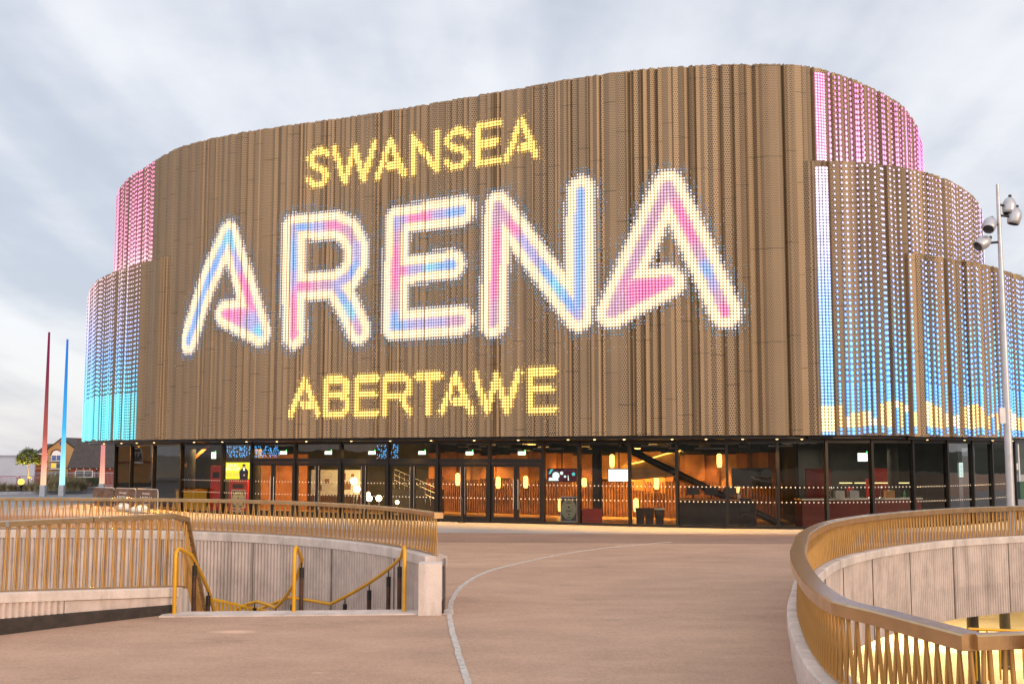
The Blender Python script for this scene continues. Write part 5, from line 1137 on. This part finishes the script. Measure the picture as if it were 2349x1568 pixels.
rf = a.build('roof', ROOF, h3); a = MB(); a.tube([(x0, D3 + 5, zr + .05), (x1, D3 + 5, zr + .05)], .14, 6); a.build('ridge_tiles', RBR, rf)
a = MB(); xx = x0 + .6
while xx < x1 - .5: a.box((xx, D3 - .05, ze - .3), (.12, .3, .12)); xx += 1.3
a.build('eave_brackets', WHITEM, h3)
window(h3, s3(192.5), D3 + .5, dp(100, 1094, D3).z, dp(100, 1079, D3).z, 3.3, [DGL, DGL], bars=1)
a = MB(); a.tube([(s3(157), D3 + .42, ze - .3), (s3(157), D3 + .42, ZL)], .09, 6); a.tube([(s3(221), D3 + .42, ze - .3), (s3(221), D3 + .42, ZL)], .12, 6); a.build('downpipe', BLACK, h3)
for src, loc, lb in ((ap, (-60, 90, 0), 'buff brick flats facing the arena from the far left'), (bw, (-66, 80, 0), 'hipped red brick wing facing the arena from the far left'), (bw, (-74, 68, 0), 'second hipped red brick wing further round to the left')):
    r_ = dup(src, loc, radians(55), lb)
# dark low hedge under the fence
a = MB(); rr = random.Random(8)
for k in range(2600):
    p = Vector((rr.uniform(bearing(160, 1100) * 94, bearing(236, 1100) * 94), 94 + rr.uniform(-.5, .5), .05 + .75 * rr.random() ** .8)); n = Vector((rr.gauss(0, 1), rr.gauss(0, 1), rr.gauss(0, 1))).normalized(); t1 = n.orthogonal().normalized(); t2 = n.cross(t1); s = rr.uniform(.04, .09)
    a.add([p - t1 * s, p - t2 * s * .4, p + t1 * s, p + t2 * s * .4], [(0, 1, 2, 3)], 0)
o = a.build('hedge', LEAF, None, fixn=False); tag(o, 'dark low hedge in front of the grey fence', 'hedge')
# stacked barriers with brown banners by the overhang
A_, B_ = gz(216, 1168, 0), gz(362, 1176, 0); d = (B_ - A_); rz = atan2(d.y, d.x); L = d.length / 3
WTX = M('banner_print', (.75, .72, .68), .6, 0, 0)
for k, lb in enumerate(('leftmost steel barrier wrapped in a loose brown banner', 'middle steel barrier wrapped in a creased brown banner with white lettering', 'right steel barrier wrapped in a taut brown banner with white lettering')):
    c = A_.lerp(B_, (k + .5) / 3); t = thing('crowd_barrier', lb, 'barrier', c, rz, 'steel barriers with brown banners'); crowd_barrier(t, L - .06, 1.08, GALV, .12)
    a = MB(); nx = 26; w = L - .1; rows = []; amp = (.10, .07, .015)[k]
    for i in range(nx + 1):
        for j in range(9):
            u = i / nx; v = j / 8; rows.append((-w / 2 + w * u, -.04 - amp * (.5 + .5 * sin(u * 9 + v * 3 + k)) * sin(pi * v) - amp * .4 * sin(u * 17 - v * 5), .18 + .88 * v))
    a.add(rows, [(i * 9 + j, i * 9 + 9 + j, i * 9 + 10 + j, i * 9 + j + 1) for i in range(nx) for j in range(8)], 0, True); bn = a.build('banner', BROWNF, t, True)
    if k: 
        for tx, sz_, zz in (('SWANSEA', .13, .86), ('ARENA', .34, .6), ('ABERTAWE', .11, .36)): text_mesh(tx, sz_, 'lettering', WTX, bn, Matrix.Translation((0, -.045 - amp * 1.5, zz)) @ RX)
for px, py, s, lb in ((291, 1172, 1.0, 'plump white sandbag on the ground before the brown banners'), (318, 1176, .85, 'flatter white sandbag right of the plump one')):
    p = gz(px, py, 0); a = MB(); a.ball((0, 0, .2 * s), .5 * s, 9, .42)
    for i, v in enumerate(a.v): a.v[i] = (v[0] * 1.1, v[1] * .7, max(0, v[2] + .05 * sin(v[0] * 7) * cos(v[1] * 6)))
    o = a.build('sandbag', SACK, None); o.location = p; tag(o, lb, 'sandbag', 'white sandbags')
# street lamps
def street_lamp(x, y, h, lb, r0, heads):
    t = thing('street_lamp', lb, 'street lamp', (x, y, 0), 0, 'grey street lamps')
    a = MB(); a.tube([(0, 0, 0), (0, 0, h * .32)], r0, 14, 0, r0 * .95); a.tube([(0, 0, h * .32), (0, 0, h)], r0 * .93, 14, 0, r0 * .42); a.build('pole', GALV, t, True)
    a = MB(); a.box((-r0 - .06, -.05, h * .36), (.16, .14, .45)); a.build('control_box', GALV, t, True)
    for (ox, oz, dx, dy, ap_) in heads:
        b = MB(); c = Vector((ox, dy * .2, oz)); b.tube([(0, 0, oz + .02), (ox * .8, dy * .15, oz - .02)], .035, 8); arm = b.build('lamp_arm', BLACK, t, True)
        ax = Vector(ap_).normalized(); b = MB(); b.lathe([(.001, .27), (.065, .255), (.135, .19), (.185, .08), (.197, -.02), (.178, -.16), (.162, -.24), (.15, -.24)], 16, c, 0, ax); hd = b.build('lamp_head', GALV, t, True)
        b = MB(); b.disc(c - ax * .215, .152, -ax, 16); b.build('lens', M('amber_lens', (.5, .3, .12), .1, .6, .2, 4), hd, fixn=False)
        b = MB(); b.lathe([(.05, .26), (.05, .33), (.001, .335)], 8, c, 0, ax); b.build('sensor_cap', BLACK, hd, True)
x = bearing(2322, 1230) * 33
def hd(px, py, dy, ax): p = dp(px, py, 33 + dy); return (p.x - x, p.z, 0, dy / .2 * .2, ax)
street_lamp(x, 33, 10.55, 'tall grey street lamp with four teardrop heads behind the right railing', .115, [hd(2303, 478, .45, (.15, .1, .95)), hd(2325, 497, .1, (.25, 0, .95)), hd(2284, 508, -.5, (.45, .55, .75)), hd(2258, 555, -.1, (.75, .25, .5))])
street_lamp(bearing(2338, 1100) * 78, 78, 5.2, 'distant plain pale street lamp at the far right', .1, [(.4, 5.0, 0, 0, (.2, 0, 1))])
gc = thing('green_cabinet', 'dark green utility cabinet at the far right edge', 'cabinet', (bearing(2352, 1120) * 70, 70, 0)); a = MB(); a.box((0, 0, .5), (.9, .6, 1.0)); a.build('body', M('green_enamel', (.02, .11, .07), .5), gc, True); a = MB(); a.box((0, 0, 1.02), (.96, .66, .06)); a.build('lid', M('green_lid', (.03, .09, .06), .5), gc, True); a = MB(); a.box((.0, -.31, .5), (.03, .02, .8)); a.build('door_seam', BLACK, gc, True)
# hills right round from the right of the arena to behind the viewer
mb = MB(); n = 240; rows = []
for i in range(n + 1):
    az = radians(18 + 250 * i / n); r0 = 430; hh = 9 + 5 * sin(i * .07 + 1) + 3 * sin(i * .19) + 1.6 * sin(i * .53) + .9 * sin(i * 1.7)
    hh *= min(1, i / 6 + .2)
    for rr_, z in ((r0, ZL), (r0 + 60, hh * .45), (r0 + 150, hh * .85), (r0 + 260, hh + 4), (r0 + 500, hh + 2)): rows.append((rr_ * sin(az), rr_ * cos(az), z))
mb.add(rows, [(i * 5 + k, i * 5 + 5 + k, i * 5 + 6 + k, i * 5 + 1 + k) for i in range(n) for k in range(4)], 0, True)
struct('hills', mb, M('wooded_hill', (.05, .06, .04), .9, 0, .3, .02))
# ================================================================ SKY AND LIGHT
W = bpy.data.worlds.new('World'); S.world = W; W.use_nodes = True; n = W.node_tree.nodes; l = W.node_tree.links
bg = n['Background']; sky = n.new('ShaderNodeTexSky'); sky.sky_type = 'NISHITA'; sky.sun_disc = False
SE, SAZ = radians(14), radians(140)        # low sun behind the viewer to the right
sky.sun_elevation = SE; sky.sun_rotation = SAZ
tc = n.new('ShaderNodeTexCoord'); sp = n.new('ShaderNodeSeparateXYZ'); l.new(tc.outputs['Generated'], sp.inputs[0])
A = lambda op, a, b=None, c=None: math_node(n, l, op, a, b, c)
zz = A('ADD', A('MAXIMUM', sp.outputs[2], 0), .16); cu, cv = A('DIVIDE', sp.outputs[0], zz), A('DIVIDE', sp.outputs[1], zz)
cb = n.new('ShaderNodeCombineXYZ'); l.new(cu, cb.inputs[0]); l.new(cv, cb.inputs[1])
def cloud(sx, sy, scale, det, off, rough=.55):
    mp = n.new('ShaderNodeMapping'); mp.inputs['Scale'].default_value = (sx, sy, 1); mp.inputs['Location'].default_value = off; l.new(cb.outputs[0], mp.inputs[0])
    z = n.new('ShaderNodeTexNoise'); z.inputs['Scale'].default_value = scale; z.inputs['Detail'].default_value = det; z.inputs['Roughness'].default_value = rough; l.new(mp.outputs[0], z.inputs[0]); return z.outputs['Fac']
big = cloud(1, .42, 1.15, 7, (3.1, 1.7, 0)); streak = cloud(2.6, .16, 1.2, 3, (0.4, 2, 0), .5); puff = cloud(1, .8, 2.6, 8, (1, 5, 0), .6)
f = A('ADD', A('MULTIPLY', A('SUBTRACT', big, .5), 1.6), A('ADD', A('MULTIPLY', A('SUBTRACT', puff, .5), .5), A('MULTIPLY', A('SUBTRACT', streak, .5), 1.0)))
mr = n.new('ShaderNodeMapRange'); mr.interpolation_type = 'SMOOTHSTEP'; mr.inputs[1].default_value = -.34; mr.inputs[2].default_value = .26; l.new(f, mr.inputs[0])
cm = n.new('ShaderNodeMix'); cm.data_type = 'RGBA'; cm.inputs[6].default_value = (.46, .495, .575, 1); cm.inputs[7].default_value = (.735, .742, .775, 1); l.new(mr.outputs[0], cm.inputs[0])
hz = n.new('ShaderNodeMapRange'); hz.inputs[1].default_value = .0; hz.inputs[2].default_value = .13; hz.inputs[3].default_value = .55; hz.inputs[4].default_value = 0; l.new(sp.outputs[2], hz.inputs[0])
hm = n.new('ShaderNodeMix'); hm.data_type = 'RGBA'; l.new(hz.outputs[0], hm.inputs[0]); l.new(cm.outputs[2], hm.inputs[6]); hm.inputs[7].default_value = (.66, .61, .61, 1)
sc_ = n.new('ShaderNodeVectorMath'); sc_.operation = 'SCALE'; l.new(sky.outputs[0], sc_.inputs[0]); sc_.inputs['Scale'].default_value = .1
fm = n.new('ShaderNodeMix'); fm.data_type = 'RGBA'; fm.inputs[0].default_value = .88; l.new(sc_.outputs[0], fm.inputs[6]); l.new(hm.outputs[2], fm.inputs[7])
# sky behind the viewer brightened and warmed, added to light ground and facade
gl_ = n.new('ShaderNodeMapRange'); gl_.interpolation_type = 'SMOOTHSTEP'; gl_.inputs[1].default_value = .1; gl_.inputs[2].default_value = -.9; gl_.inputs[3].default_value = 0; gl_.inputs[4].default_value = 1; l.new(sp.outputs[1], gl_.inputs[0])
wm = n.new('ShaderNodeMix'); wm.data_type = 'RGBA'; wm.blend_type = 'MULTIPLY'; l.new(gl_.outputs[0], wm.inputs[0]); l.new(fm.outputs[2], wm.inputs[6]); wm.inputs[7].default_value = (2.1, 1.85, 1.62, 1)
l.new(wm.outputs[2], bg.inputs[0]); bg.inputs[1].default_value = 1.0
sl_ = bpy.data.lights.new('sun', 'SUN'); sl_.energy = 1.05; sl_.angle = radians(16); sl_.color = (1, .66, .38); so = bpy.data.objects.new('sun', sl_); COL.objects.link(so)
dirv = Vector((sin(SAZ) * cos(SE), cos(SAZ) * cos(SE), sin(SE))); so.rotation_euler = (-dirv).to_track_quat('-Z', 'Y').to_euler(); so.location = (30, -30, 30)
S.view_settings.view_transform = 'Standard'; S.view_settings.look = 'None'; S.view_settings.exposure = .42; S.view_settings.gamma = 1; S.view_settings.use_curve_mapping = False
S.cycles.use_denoising = True; S.cycles.max_bounces = 8; S.cycles.transparent_max_bounces = 24; S.cycles.diffuse_bounces = 3; S.cycles.glossy_bounces = 4; S.cycles.sample_clamp_indirect = 6
